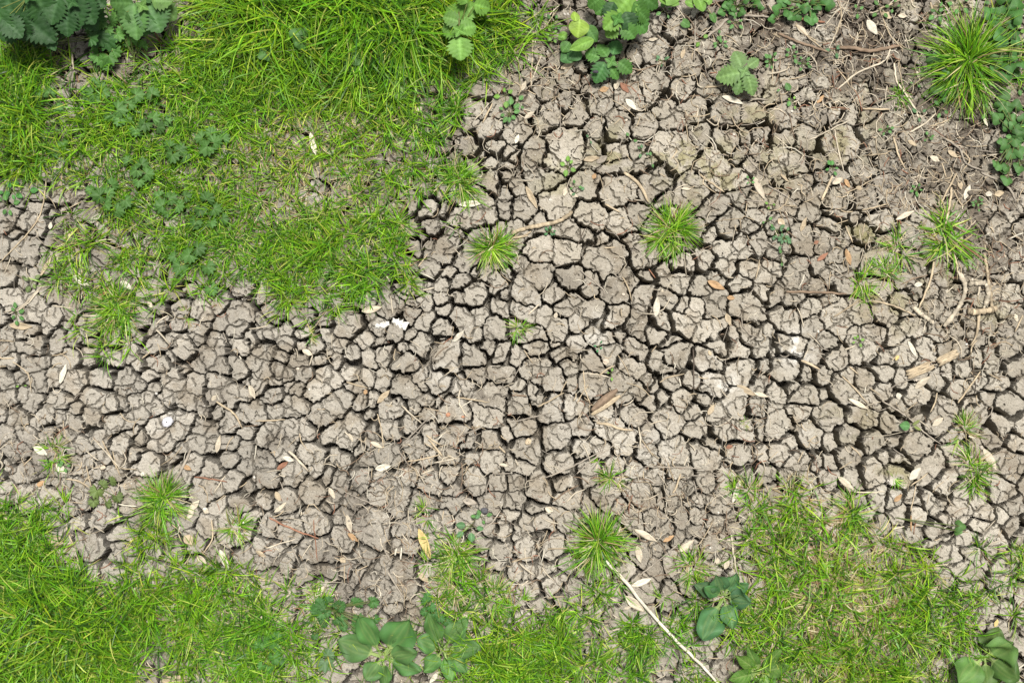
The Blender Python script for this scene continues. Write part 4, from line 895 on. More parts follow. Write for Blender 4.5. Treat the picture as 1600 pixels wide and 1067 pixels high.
palmate(1580, 40, 'round-leaved weed crowding the top right corner', [(rng.uniform(1545, 1600), rng.uniform(-4, 130), rng.uniform(8, 14), rng.uniform(10, 30)) for _ in range(22)], (.055, .15, .035), lobes=1, depth=.2, name='round_leaf_plant', cat='leafy plant', group=None)
palmate(1586, 215, 'round-leaved weed on the right edge below the large green clump', [(rng.uniform(1555, 1604), rng.uniform(160, 285), rng.uniform(6, 11), rng.uniform(8, 18)) for _ in range(26)], (.07, .165, .045), lobes=1, depth=.2, name='round_leaf_plant', cat='leafy plant', group=None)
palmate(1262, 10, 'low mat of small round leaves along the top edge, right of centre', [(rng.uniform(1205, 1300), rng.uniform(-6, 34), rng.uniform(6, 11), rng.uniform(8, 20)) for _ in range(22)], (.06, .16, .04), lobes=1, depth=.2, name='round_leaf_plant', cat='leafy plant', group=None)
palmate(1150, 12, 'thin mat of little leaves along the top edge beside the heart-leaved plant', [(rng.uniform(1118, 1200), rng.uniform(-6, 24), rng.uniform(5, 9), rng.uniform(8, 18)) for _ in range(14)], (.065, .17, .04), lobes=1, depth=.2, name='round_leaf_plant', cat='leafy plant', group=None)
palmate(1465, 130, 'pair of wide rounded leaves at the left foot of the large green clump', [(1462, 92, 13, 12), (1472, 140, 15, 12), (1478, 118, 9, 10), (1560, 95, 13, 14), (1570, 150, 12, 14)], (.085, .18, .055), lobes=1, depth=.15, name='round_leaf_plant', cat='leafy plant', group=None)
palmate(30, 80, 'dark leaves under the corner nettles, top left', [(rng.uniform(0, 170), rng.uniform(-4, 62), rng.uniform(12, 20), rng.uniform(30, 60)) for _ in range(16)], (.035, .10, .025), depth=.25)
# seedlings: few small round or spoon leaves
def seedling(x, y, n, size, col, label=None, spread=1.0):
    r = plant_root('seedling', x, y, label, 'seedling' if label else None, 'seedlings on the mud')
    a0 = rng.uniform(0, 6.28)
    for i in range(n):
        a = a0 + i*2*math.pi/n*1.03 + rng.normal(0, .3); d = size*rng.uniform(.35, 1.2)*spread*(1 if n < 7 else rng.uniform(.3, 2.2))
        L = size*rng.uniform(.7, 1.15)
        bx, by = x + d*math.cos(a), y - d*math.sin(a); tx, ty = bx + L*math.cos(a), by - L*math.sin(a)
        h = rng.uniform(3, 7) + (size*.3)
        lo = tip_leaf(r, bx, by, tx, ty, h, h+rng.uniform(-1, 2), L*rng.uniform(.62, .85), shape='ovate', veins=4, relief=.012, fold=.12, droop=.08, col=np.array(col)*(1+rng.normal(0, .12)), nu=9, nv=7)
        stalk(r, [(x, y, 0), (bx, by, h)], .5, .4, (.17, .2, .08), 'leaf_stalk').parent = lo
    if not label: SMALL_THINGS.append((r, 'tiny green seedling' if n < 7 else 'small leafy seedling cluster', 'seedling', x, y, n*size))
    return r
SG = (.070, .175, .045); SB = (.065, .15, .065)
for x, y, n, s, c in ((887, 262, 6, 9, BRIGHT), (898, 292, 3, 6, SG), (905, 300, 2, 6, SB), (858, 361, 9, 5, (.05, .15, .055)), (1225, 372, 12, 7, SB), (1214, 360, 4, 8, SB), (1221, 401, 2, 8, SG), (1300, 262, 5, 8, (.06, .2, .04)), (1236, 146, 2, 12, SG), (1222, 137, 2, 7, SG),
                      (1035, 96, 5, 6, SB), (985, 219, 2, 6, SG), (1003, 237, 4, 6, SB), (921, 217, 2, 7, SB), (1124, 66, 6, 7, SG), (1124, 56, 2, 7, SG), (1172, 283, 4, 5, (.09, .22, .07)), (1240, 160, 3, 6, BRIGHT), (1433, 296, 6, 6, SG), (1527, 318, 8, 5, SG), (1342, 532, 5, 6, BRIGHT),
                      (936, 541, 4, 5, (.05, .2, .08)), (955, 583, 3, 6, BRIGHT), (796, 178, 9, 10, SG), (790, 150, 4, 9, BRIGHT), (808, 160, 4, 8, SG), (864, 55, 5, 8, BRIGHT), (865, 35, 4, 8, SG), (1040, 15, 5, 8, SG), (1150, 35, 5, 8, SG), (1238, 84, 6, 8, SG), (1256, 100, 6, 7, SG), (1204, 95, 7, 8, SG),
                      (1306, 80, 3, 8, SB), (1260, 15, 9, 9, SG), (1250, 5, 6, 10, MID), (1275, 3, 6, 9, SG), (1465, 20, 5, 9, SG), (1500, 8, 5, 10, SG), (1475, 145, 5, 12, SG), (1466, 95, 4, 12, SB), (1472, 170, 3, 8, SG), (1435, 180, 3, 8, SB), (1545, 175, 3, 8, SG), (1535, 80, 4, 9, SG), (1586, 52, 5, 11, BRIGHT), (1575, 95, 5, 10, SG), (1592, 135, 5, 12, MID),
                      (1570, 185, 9, 9, SG), (1590, 215, 9, 9, SG), (1572, 235, 7, 8, SG), (1432, 132, 2, 7, SG), (18, 300, 7, 12, (.05, .17, .035)), (12, 322, 5, 11, SG), (736, 822, 5, 14, (.08, .17, .075)), (752, 808, 4, 8, SG), (1556, 8, 6, 12, SG), (1395, 12, 4, 8, SG), (1200, 345, 3, 6, SG), (1202, 320, 3, 6, BRIGHT), (50, 440, 6, 10, (.12, .17, .06)), (25, 490, 6, 10, SG),
                      (32, 602, 2, 6, BRIGHT), (100, 728, 4, 8, SG), (1595, 255, 8, 9, SG), (1340, 18, 3, 7, SG), (1376, 14, 4, 9, MID), (1018, 250, 2, 6, SG), (1096, 62, 2, 9, BRIGHT), (1385, 202, 5, 6, SG), (1450, 215, 4, 6, SG), (1405, 425, 4, 6, SG)):
    seedling(x, y, n, s, c)
r = plant_root('broad_sprout', 1428, 664, 'single glossy green sprout on cracked mud, lower right, by the thin dark stem', 'sprout')
add_leaves(r, [(1422, 666, 1406, 664, 15, 10, (.06, .17, .045)), (1426, 664, 1438, 656, 5, 9, (.14, .17, .05)), (1428, 666, 1440, 672, 5, 9, (.16, .2, .06))])
# ---------------------------------------------------------------- dry litter, surveyed piece by piece
TILE = dict(a=(0, 0), b=(400, 0), A=(800, 0), B=(1200, 0), F=(0, 270), E=(400, 270), D=(800, 270), C=(1200, 270), G=(0, 530), H=(400, 530), I=(800, 530), J=(1200, 530), K=(0, 797), L=(400, 797), M=(800, 797), N=(1200, 797))
TINT = dict(pale=(.51, .45, .345), tan=(.44, .36, .245), grey=(.30, .265, .215), brown=(.22, .16, .11), red=(.27, .135, .085), white=(.58, .54, .44), dark=(.10, .08, .062), orange=(.40, .26, .14), yellow=(.60, .47, .20))
# tile: points | width mm | tint
STRAWS = """
A:1180,245 1260,190 1350,110 1470,105 1581,112|7|grey
A:20,170 70,300 100,400|3|tan
A:130,200 125,380 118,530|3|tan
A:182,340 150,420 128,490|3|pale
A:830,970 870,860 900,760|3|grey
A:770,440 900,400 1040,340|3|brown
A:1130,120 1130,250 1125,380|4|grey
A:1250,10 1330,110 1400,190|4|brown
A:620,620 690,660 760,720|2|tan
A:640,390 690,500 720,570|3|brown
A:300,640 300,760 295,810|2|grey
A:480,570 510,600 520,650|2|tan
A:1200,740 1260,780 1285,720|3|pale
A:1190,545 1250,540 1310,530|5|tan
A:1460,620 1520,615 1581,620|4|grey
B:430,300 520,305 600,322 700,310 810,288|10|brown
B:60,215 200,270 370,330|7|brown
B:120,85 220,130 345,145|7|red
B:495,0 440,130 400,240 368,312|3|pale
B:425,0 445,120 400,260|3|tan
B:480,20 400,100 345,165|4|pale
B:420,560 540,460 620,425 700,390 745,330 738,275|5|pale
B:690,65 740,200 790,270 830,310|3|tan
B:775,395 790,500 850,590 905,680 932,765|5|pale
B:800,390 830,540 900,640|3|tan
B:870,820 960,770 1030,705|5|pale
B:1000,780 1070,760 1130,730|3|tan
B:770,850 800,950 845,1045|5|tan
B:250,870 370,810 495,748|4|pale
B:1160,215 1320,160 1450,130 1581,105|4|white
B:1340,215 1410,180 1475,138|10|brown
B:1065,840 1180,920 1225,1010 1360,1062|5|grey
B:1205,930 1250,990 1200,1062|4|tan
B:680,60 740,40 810,5|5|tan
B:1000,20 1010,70 1010,110|5|tan
B:400,640 440,625|3|pale
B:460,650 500,620 535,602|3|grey
B:420,425 470,490 490,530|3|tan
B:580,675 660,680 745,680|5|tan
B:620,962 680,955 740,950|4|tan
B:410,800 430,920 465,1062|4|pale
B:270,680 300,620 330,570|3|pale
B:130,490 200,480 235,465|3|tan
B:30,350 30,430 25,515|3|tan
B:75,340 70,440 40,530|3|brown
B:0,460 60,450 120,430|5|pale
B:370,700 380,760 395,790|3|grey
B:1310,930 1400,940 1430,935|3|grey
B:1290,680 1320,610 1335,545|5|tan
B:1015,330 1050,290 1080,258|4|pale
B:1060,840 1100,860 1150,885|4|tan
B:0,40 30,90 55,130|3|tan
B:165,160 240,230 330,300|4|tan
C:0,80 90,130 190,200|4|grey
C:1320,0 1440,55 1500,110 1530,180|6|grey
C:1165,5 1120,90 1060,210|5|tan
C:1135,90 1125,190 1100,295|6|tan
C:1022,550 1000,660 930,835|6|tan
C:640,790 780,825 905,882|5|tan
C:400,890 480,840 560,785|5|tan
C:110,735 290,738 480,748|7|brown
C:330,172 360,100 395,20|7|tan
C:470,130 560,90 650,40|3|tan
C:540,170 590,110 690,40|2|grey
C:590,20 580,80 575,135|2|grey
C:580,232 660,215 735,195|4|tan
C:480,330 500,380 520,432|4|tan
C:270,390 380,400 490,408|3|grey
C:410,1002 500,998 605,990|3|grey
C:180,835 205,900 220,960|3|pale
C:240,990 290,1030 320,1062|3|pale
C:1150,110 1180,170 1210,212|4|tan
C:1395,430 1450,430 1540,500|2|tan
C:1490,410 1540,385 1581,372|4|white
C:1370,440 1400,520 1420,560|2|tan
C:820,690 900,655 985,632|3|brown
C:1090,745 1140,705|3|pale
C:615,560 640,590 665,625|3|tan
C:740,230 760,265|3|pale
C:1440,740 1470,780|2|pale
C:1530,980 1560,920 1579,880|4|tan
D:690,0 780,70 842,185|9|tan
D:1160,10 1240,70 1310,120|5|tan
D:540,20 560,80 560,130|2|tan
D:1450,190 1440,260|3|tan
D:1410,215 1440,180 1470,200|2|brown
D:1425,165 1500,175 1581,178|3|grey
D:575,195 620,220 665,245|5|tan
D:680,645 715,700 740,795|4|tan
D:1525,540 1515,600 1500,660|3|tan
D:100,875 140,840 168,812|5|pale
D:1450,765 1475,735 1500,705|3|grey
D:0,405 50,400 100,388|5|tan
D:240,370 240,410 270,470|3|grey
D:420,600 490,660 560,720 570,755|4|grey
D:300,360 350,330|2|grey
D:570,465 640,460|3|tan
D:400,755 450,795|5|grey
D:1300,1040 1330,950|2|grey
D:580,360 640,380 665,415|2|grey
D:1190,20 1180,70 1260,125|3|tan
E:1000,612 1050,632 1100,658|4|white
E:1030,725 1070,718 1102,710|4|pale
E:110,790 140,800 178,815|4|white
E:830,760 838,820 842,870|3|pale
E:1140,330 1180,330 1270,385|5|grey
E:545,350 580,375 600,395|3|pale
E:1000,580 1030,540 1060,500|4|tan
E:1225,470 1265,510|2|pale
E:230,70 245,20 255,0|5|tan
E:790,620 815,650 825,675|5|pale
b:580,810 660,765 752,733|6|tan
b:1045,475 1090,510 1145,545|3|pale
b:1255,440 1280,480 1340,515|3|pale
b:1480,330 1530,400 1545,480|5|tan
b:1405,495 1460,505 1530,510|5|pale
b:1400,760 1430,700 1460,640|5|tan
b:1350,745 1400,690 1440,640|4|pale
b:1545,300 1500,310|3|pale
b:870,890 960,885 1040,880|3|tan
F:298,0 278,160 240,280 185,360 90,460 0,555|4|tan
F:262,700 200,770 130,830 30,862|5|pale
F:250,720 160,820 60,872|4|pale
F:965,940 1000,905 1042,882|4|pale
F:970,970 1010,1010 1050,1062|5|pale
F:510,885 560,885 612,880|5|pale
F:592,825 600,860 600,915|4|pale
F:950,622 1030,690 1135,765|3|grey
F:785,570 830,630 860,690|4|pale
F:420,730 460,780 500,808|3|tan
F:500,830 470,900 465,960|3|grey
F:770,990 800,1030 805,1062|4|tan
F:1380,985 1405,1055|2|grey
F:330,820 400,830 460,840|3|pale
F:880,620 880,690|3|tan
F:150,900 165,800 280,700|2|tan
a:420,250 440,340 452,430|5|pale
a:350,290 300,340 260,380|2|tan
a:560,80 640,40 720,30|3|tan
a:470,230 520,240 570,250|3|tan
a:750,335 800,325 840,322|4|pale
a:945,190 985,260 1005,325|4|red
a:905,330 905,200 925,190|3|brown
a:1110,90 1080,140 1040,250|6|grey
a:1240,60 1250,160 1330,200|3|pale
a:1350,270 1380,230 1410,210|4|brown
G:590,620 660,690 750,800|4|pale
G:640,625 690,720 750,840|4|tan
G:540,690 590,730 615,745|3|pale
G:700,690 720,770 745,835|3|tan
G:1182,678 1130,790 1072,905|7|grey
G:1340,385 1400,425 1450,460 1500,548|6|tan
G:1200,850 1300,862 1400,882|4|red
G:1320,952 1350,900 1390,842|4|pale
G:870,55 900,75 920,90|4|grey
G:880,120 910,95 935,75|4|tan
G:180,200 195,260 200,330|3|tan
G:90,140 150,180 185,225|3|tan
G:300,330 310,290 340,250|3|grey
G:0,8 50,10 95,14|3|tan
G:0,115 50,117 100,116|4|tan
G:1000,580 1030,565 1055,550|2|grey
G:410,860 490,870 560,912|4|tan
G:540,780 555,850 575,915|4|tan
G:750,795 800,800 850,803|3|tan
G:290,960 310,1020 330,1062|3|pale
G:90,890 115,930 135,978|3|tan
G:145,780 180,750 205,725|3|tan
G:1200,62 1250,65 1300,65|3|grey
G:735,1015 790,1022 850,1028|4|white
G:1460,680 1500,660 1581,640|2|grey
H:898,408 960,465 1025,520|5|pale
H:1085,465 990,560 890,660|4|grey
H:1050,520 970,610 890,680|3|grey
H:202,690 260,745 322,815|7|pale
H:1262,308 1250,370 1275,435 1312,482|4|pale
H:1240,358 1340,375 1442,388|4|tan
H:940,752 1040,735 1135,710|4|tan
H:1065,615 1110,665 1152,722|6|tan
H:1050,590 1090,620 1140,650|4|tan
H:1100,762 1180,745 1255,730|4|pale
H:1040,640 1035,740 1025,830|4|grey
H:780,1062 840,1000 900,950|4|grey
H:830,1055 900,1000 955,950|4|grey
H:800,1060 870,970|3|grey
H:560,265 610,280 690,300|5|tan
H:0,505 90,500 180,495|4|tan
H:270,580 285,640 318,685|3|tan
H:550,570 580,600 600,630|4|pale
H:1280,585 1350,560 1405,535|4|grey
H:1130,310 1100,240|2|grey
H:860,60 850,110 858,130|3|tan
H:840,385 815,425|3|pale
H:750,460 775,560 790,665|3|tan
H:1270,760 1275,850 1265,920|3|brown
H:1420,960 1440,870 1560,700|3|grey
H:550,940 640,980 760,1030|3|grey
H:80,880 130,850 170,830|2|pale
H:1150,590 1120,620|4|white
H:330,160 350,100|4|pale
H:300,560 320,480 430,420|2|grey
H:870,480 900,470|2|pale
H:1020,830 1100,800|5|pale
H:880,850 920,815|3|white
H:1060,700 1110,640|3|grey
H:1500,660 1540,700|5|tan
H:880,680 940,770|3|grey
H:1470,830 1570,825|3|grey
I:0,512 130,480 245,450|4|grey
I:205,852 300,815 400,770 470,730 560,685|4|grey
I:400,830 500,740 632,650|4|grey
I:160,415 230,380 320,330|4|tan
I:820,785 1000,790 1195,800|4|grey
I:1095,838 1180,840 1285,842|3|grey
I:1115,60 1120,180 1118,310|4|dark
I:520,515 600,525 660,550 745,562|7|tan
I:500,500 590,530 690,560|4|pale
I:430,210 520,215 600,235|3|pale
I:440,195 450,300 480,395|3|tan
I:400,395 430,340 470,280|3|tan
I:540,220 590,180 630,165|5|tan
I:910,265 960,235 1060,212|4|tan
I:1030,240 1040,290|4|white
I:780,540 790,610 788,680|4|pale
I:1090,640 1120,670 1125,690|3|pale
I:1060,780 1085,720|3|pale
I:560,780 580,870|3|pale
I:800,620 850,690 870,720|4|tan
I:960,760 985,830 1000,880|3|tan
I:250,1000 330,945 410,900|4|brown
I:335,1005 390,950 450,925|4|pale
I:910,950 850,980 790,990|3|pale
I:1040,830 1010,920 990,950|5|tan
I:1120,870 1140,960 1165,1030|3|grey
I:900,820 940,880 960,920|2|pale
I:600,330 540,380|3|tan
I:0,345 50,345 90,350|5|brown
I:840,530 900,505 950,500|4|pale
I:0,70 50,150 0,260|2|grey
I:640,420 640,500|3|grey
I:860,80 890,40|3|tan
J:700,380 860,480 960,570 1065,645|4|grey
J:740,305 830,260 935,235|4|grey
J:458,228 540,310 612,395|4|tan
J:1172,392 1240,300 1315,200|5|tan
J:1040,330 1025,400 1000,450|4|tan
J:290,0 330,50 375,70|3|grey
J:200,130 250,150 315,185|7|tan
J:215,120 230,90 245,60|3|pale
J:470,65 535,40|5|pale
J:500,170 555,215|4|tan
J:760,130 790,95|3|tan
J:625,300 690,345|3|tan
J:595,330 600,295|3|white
J:440,800 500,765 520,755|3|tan
J:880,905 930,870 985,825|4|tan
J:510,660 550,695 575,725|4|tan
J:1360,50 1420,25 1480,10|3|brown
J:1255,90 1260,40 1290,5|4|tan
J:330,950 390,945 330,920|2|tan
J:530,940 640,945 720,940|4|pale
J:20,620 90,610 150,590|3|dark
J:240,630 300,595|3|tan
J:880,1060 895,980 912,900|3|tan
J:180,760 215,690|3|tan
J:0,740 60,690|2|tan
J:930,500 990,545|3|pale
K:415,90 440,170 465,225|4|tan
K:520,460 570,420 625,380|5|pale
K:1305,60 1310,180 1250,270|4|tan
K:700,285 760,240|2|pale
K:1060,80 1140,160|3|tan
K:850,260 858,430|3|tan
K:0,20 60,65|3|tan
K:1215,870 1222,930|4|tan
K:860,890 920,830 990,770|4|tan
K:1540,560 1560,490|3|tan
K:1430,400 1510,460|5|tan
K:270,680 310,640|4|pale
L:82,45 160,85 240,120 385,175|5|red
L:355,60 365,180 378,310|3|red
L:790,222 810,270 835,315|4|grey
L:812,370 860,450 912,535|5|grey
L:0,428 120,445 235,480|4|tan
L:420,450 520,445 600,470|2|grey
L:760,590 800,530 835,480|5|grey
L:220,220 250,290 270,335|4|grey
L:60,235 150,205 240,180|3|pale
L:0,460 60,410 125,375|3|grey
L:100,415 165,372|3|grey
L:890,310 970,325 1040,325|3|brown
L:890,808 905,760 922,705|5|white
L:1330,170 1450,80 1510,0|4|grey
L:540,260 520,230|2|pale
L:1290,295 1360,295 1430,300|5|pale
L:1440,465 1520,460 1581,440|3|tan
L:1350,680 1370,770|4|brown
L:840,680 870,720|3|brown
L:750,680 800,740|4|brown
L:815,80 850,0|3|grey
L:1160,0 1150,60|3|tan
L:900,140 940,190|4|pale
L:895,300 900,225|5|white
L:860,275 870,230|5|white
L:350,790 540,760|3|pale
L:1030,470 1090,430|3|pale
M:510,310 620,265 752,203|4|brown
M:780,402 900,310 1035,195|4|grey
M:1350,145 1365,260 1385,385|6|pale
M:220,238 340,232 470,230|4|tan
M:290,824 400,822 515,818|4|tan
M:740,992 880,990 1015,980|4|tan
M:570,1058 610,1000 655,945|4|grey
M:45,325 90,365 140,400|5|pale
M:0,320 60,300 130,285|4|tan
M:60,550 150,600 220,650|4|grey
M:0,530 60,580 100,650|3|grey
M:80,520 155,435|3|grey
M:55,468 100,432|4|pale
M:150,300 210,200|3|grey
M:180,40 230,70 285,82|4|pale
M:890,0 892,70 888,140|4|grey
M:540,740 590,700|4|tan
M:570,750 630,735 665,728|4|pale
M:620,640 690,680 770,695|3|pale
M:1280,60 1235,85|3|pale
M:1320,0 1320,110|3|brown
M:1480,550 1530,548 1581,540|4|pale
M:1410,670 1450,650 1480,635|5|tan
M:1512,780 1530,720 1545,650|4|white
M:1475,990 1510,1030 1550,1062|4|white
M:380,555 420,590 470,615|4|brown
M:220,540 270,532 330,528|5|tan
M:1200,515 1250,520 1300,545|3|tan
M:700,800 750,750 800,710|3|tan
M:700,760 690,730|4|white
N:380,70 460,80 470,160|3|tan
N:770,115 840,98|4|pale
N:865,100 950,92|3|tan
N:880,125 882,30|5|orange
N:1340,215 1390,195 1430,185|5|pale
N:580,300 620,350 670,330|5|pale
N:500,610 570,670|5|pale
N:580,690 640,660 720,680|4|tan
N:440,810 480,780|3|pale
N:1430,1062 1500,1010 1581,950|6|white
N:0,640 25,710|4|white
N:720,410 740,510|6|brown
N:1490,690 1550,600 1579,560|4|brown
N:1500,150 1540,158 1581,160|3|grey
N:200,690 330,780|3|tan
N:1330,130 1400,60|3|pale
"""
LEAVES = """
A:700,612 772,682|11|white
A:300,420 392,385|11|tan
A:1293,598 1428,650|11|white
A:440,992 540,975|11|tan
A:520,1010 590,965|11|grey
A:75,735 140,690|9|pale
A:20,890 42,830|8|white
A:60,560 85,500|9|pale
A:540,560 600,545|10|orange
A:640,555 650,500|9|pale
A:670,510 720,575|10|red
A:840,250 900,245|9|pale
A:1045,365 1065,295|8|tan
B:170,160 245,225|11|pale
B:605,130 668,222|15|white
B:700,80 760,118|14|tan
B:800,100 855,105|8|pale
B:1335,725 1360,780|8|white
B:915,440 935,500|6|pale
B:300,640 345,590|7|orange
B:860,870 915,905|8|tan
B:1000,965 1060,1000|10|pale
B:1110,930 1170,975|9|tan
C:785,292 905,232|9|pale
C:480,470 508,575|10|orange
C:300,545 370,495|8|red
C:200,365 240,275|10|tan
C:1215,165 1250,70|10|white
C:1345,130 1390,132|9|white
C:1400,135 1460,120|11|tan
C:1180,45 1195,105|9|tan
C:395,72 460,35|10|pale
C:470,40 500,95|8|orange
C:900,695 955,685|9|white
C:540,90 580,105|8|tan
C:60,285 100,330|11|tan
C:1530,870 1545,920|8|pale
C:75,8 130,60|6|tan
C:285,440 312,420|7|red
D:85,82 158,222|11|tan
D:1490,20 1558,168|13|pale
D:885,892 897,765|12|white
D:1205,668 1310,722|12|orange
D:1325,770 1375,775|8|orange
D:1318,868 1345,945|10|tan
D:320,145 335,90|9|pale
D:355,125 410,150|7|pale
D:1040,100 1105,105|5|pale
D:500,40 515,5|8|orange
D:265,900 275,860|7|pale
E:1250,198 1410,186|11|white
E:650,855 778,830|14|pale
E:1215,1045 1285,968|10|white
E:1555,420 1581,405|8|pale
F:555,315 635,250|10|white
F:460,635 568,706|13|white
F:748,672 818,720|13|white
F:62,940 212,952|13|tan
F:690,640 670,675|9|pale
F:615,760 680,700|9|red
F:310,350 318,305|7|white
F:740,100 795,80|9|pale
F:720,150 785,110|10|tan
F:1265,330 1280,400|7|yellow
F:920,790 945,840|8|pale
F:340,500 355,570|9|pale
F:250,640 330,510|7|tan
F:395,410 490,340|8|tan
G:377,275 417,152|11|white
G:216,660 303,712|13|white
G:357,768 426,828|13|white
G:1335,702 1362,588|9|pale
G:1540,280 1579,368|11|pale
G:1165,1066 1235,988|11|pale
G:230,910 285,870|9|orange
G:1310,380 1340,345|8|pale
G:1130,775 1185,805|9|orange
G:660,790 625,795|10|pale
H:737,798 838,778|12|white
H:748,395 828,312|11|tan
H:708,632 785,672|8|pale
H:125,805 200,755|9|red
H:165,725 235,752|9|white
H:575,580 602,632|7|pale
H:450,915 490,985|9|pale
H:110,1068 190,1005|9|pale
H:120,940 150,1000|10|tan
H:285,65 352,98|10|pale
H:665,320 690,330|9|orange
H:1275,990 1365,1010|12|grey
H:1500,770 1560,780|6|pale
I:1358,1008 1412,862|10|white
I:1385,282 1505,350|11|tan
I:1490,330 1581,355|8|pale
I:1205,465 1245,400|10|tan
I:1320,670 1360,655|8|red
I:205,1035 255,1062|11|pale
I:560,145 600,135|11|pale
I:1225,100 1210,70|6|tan
J:900,305 1003,225|12|pale
J:495,365 615,432|9|pale
J:872,868 942,788|14|white
J:1325,672 1412,812|15|pale
J:428,845 530,930|11|pale
J:860,10 912,112|8|white
J:1010,535 1080,480|10|pale
J:795,330 808,372|10|white
J:775,1000 825,955|9|orange
J:1235,600 1305,585|9|pale
J:800,100 780,130|6|yellow
K:165,240 235,125|9|tan
K:175,255 245,165|9|grey
K:240,185 262,280|11|white
K:185,275 205,230|8|white
K:1355,242 1412,372|11|white
K:993,1052 1195,1040|17|tan
K:605,525 705,485|9|pale
K:315,165 395,200|20|tan
K:1140,155 1195,210|17|tan
K:820,490 880,480|8|pale
K:1160,50 1200,0|9|pale
K:1255,0 1290,15|9|pale
K:1215,280 1275,330|10|pale
K:255,455 290,500|7|orange
K:1425,395 1500,455|8|tan
K:1450,980 1490,960|9|white
L:565,22 590,142|10|pale
L:568,138 632,192|10|orange
L:1005,108 1078,298|15|yellow
L:0,712 92,612|10|pale
L:362,532 425,468|11|pale
L:1072,1066 1135,988|9|white
L:0,250 65,290|9|tan
L:520,295 555,320|10|tan
L:20,445 95,495|14|grey
L:1000,380 1070,440|11|tan
L:1280,640 1340,690|8|pale
M:752,115 898,190|12|pale
M:1025,255 1122,178|12|pale
M:772,215 795,325|12|pale
M:735,462 862,415|11|white
M:697,522 818,620|16|pale
M:1310,360 1335,300|9|pale
M:1260,330 1270,290|8|pale
M:930,190 1000,150|8|orange
M:215,0 240,20|8|white
M:690,605 740,590|6|pale
M:400,350 430,370|7|pale
N:985,555 1040,470|12|pale
N:470,245 530,220|9|tan
N:560,280 585,235|7|pale
N:1400,720 1420,670|7|yellow
N:1235,720 1265,708|8|tan
N:1565,640 1581,620|12|pale
b:335,818 372,965|11|white
b:640,655 720,655|6|yellow
b:1000,700 1035,630|9|pale
a:1040,440 1085,390|9|brown
"""
def parse(s):
    for ln in s.strip().splitlines():
        t, r = ln.split(':'); p, w, c = r.split('|'); ox, oy = TILE[t]
        yield [(ox + float(q.split(',')[0])/K, oy + float(q.split(',')[1])/K) for q in p.split()], float(w), c

def rest(pts, lift):
    """lay a polyline (survey mm) across the crust: it bridges cracks and touches the highest points"""
    P = np.asarray(pts); n = len(P); h = top_mm(P[:, 0], P[:, 1])
    # soft ceiling: a piece sags only slowly, so take a running maximum along it
    s = np.concatenate([[0], np.cumsum(np.hypot(*np.diff(P, axis=0).T))])
    z = np.array([np.max(h - ((s - s[i])/14.0)**2/1000) for i in range(n)])
    z = np.convolve(np.pad(z, 1, mode='edge'), [.25, .5, .25], 'valid')
    return np.stack([(P[:, 0]-800)/1000, (533.5-P[:, 1])/1000, np.maximum(z, h) + lift], -1)

def add_straw(pts, wmm, tint, name=None, cat=None, label=None, rough=0.06, sides=6):
    if name is None: name = cat = 'stalk' if wmm >= 5 else 'straw'
    group = 'loose dry straws' if name == 'straw' else 'loose dry stalks'; name = 'dry_stalk' if name == 'stalk' else name
    L = sum(math.dist(a, b) for a, b in zip(pts[:-1], pts[1:])); n = int(np.clip(L/5, 6, 26))
    P = smooth_line(pts, n); j = rng.normal(0, 0.35, (n, 2)); j[0] = j[-1] = 0; P = P + j*min(1.0, L/40)
    rmm = wmm*0.62/2
    W = rest(P, rmm*0.9/1000)
    col = np.array(TINT[tint])*(1+rng.normal(0, .10)); prof = np.interp(np.linspace(0, 1, n), [0, .12, .8, 1], [.75, 1, .92, .55])
    cc = col*(1 + .12*rng.normal(0, 1, (n, 1)))
    g = Geo(); tube(g, W, rmm*prof/1000, cc, sides=sides, flat=.7, rough=rough)
    o = g.build(name, M_LITTER, origin=W[n//2])
    mx, my = P[n//2]
    if label: tag(o, label, cat)
    else:
        o['group'] = group
        SMALL_THINGS.append((o, f"{'long' if L > 70 else 'short' if L < 28 else 'middling'} {dict(pale='pale', white='whitish', tan='tan', grey='grey', brown='brown', red='reddish', dark='blackish', orange='orange', yellow='yellow')[tint]} {'stalk' if wmm >= 5 else 'straw'}", cat, mx, my, L))
    return o
for p, w_, c in parse(STRAWS): add_straw(p, w_, c)

def add_dry_leaf(a, b, wmm, tint, name='dry_leaf', label=None):
    a, b = np.array(a), np.array(b); L = np.hypot(*(b-a)); az = math.atan2(-(b-a)[1], (b-a)[0])
    P = a + (b-a)*np.linspace(0, 1, 7)[:, None]; W = rest(P, 0.0012)
    d = W[-1]-W[0]; pit = math.asin(np.clip(d[2]/np.linalg.norm(d), -.6, .6)); base = W[0].copy()
    lift = np.max(W[:, 2] - (W[0, 2] + d[2]*np.linspace(0, 1, 7))); base[2] += max(lift*0.75, 0)
    g = Geo(); col = np.array(TINT[tint])*(1+rng.normal(0, .07))
    leaf(g, leaf_matrix(0, 0, 0, az, pit, rng.normal(0, .25)), L/1000, wmm/1000*.9, shape='lance', veins=9, relief=.012, fold=rng.uniform(-.25, .45), droop=rng.uniform(-.10, .04), col=col, vein_col=col*rng.choice([.78, 1.12]), nu=14, nv=7, wave=.05)
    g2 = Geo()
    o = g.build(name, M_LITTER); o.location = base
    sd_ = o.modifiers.new('thickness', 'SOLIDIFY'); sd_.thickness = 0.0004
    if label: tag(o, label, 'dry leaf')
    else:
        o['group'] = 'fallen dry leaves'
        SMALL_THINGS.append((o, f"{'large' if L > 34 else 'small' if L < 17 else 'slim'} {dict(pale='pale', white='whitish', tan='tan', grey='grey', brown='brown', red='reddish brown', orange='orange brown', yellow='yellow')[tint]} dry leaf", 'dry leaf', (a[0]+b[0])/2, (a[1]+b[1])/2, L))
    return o
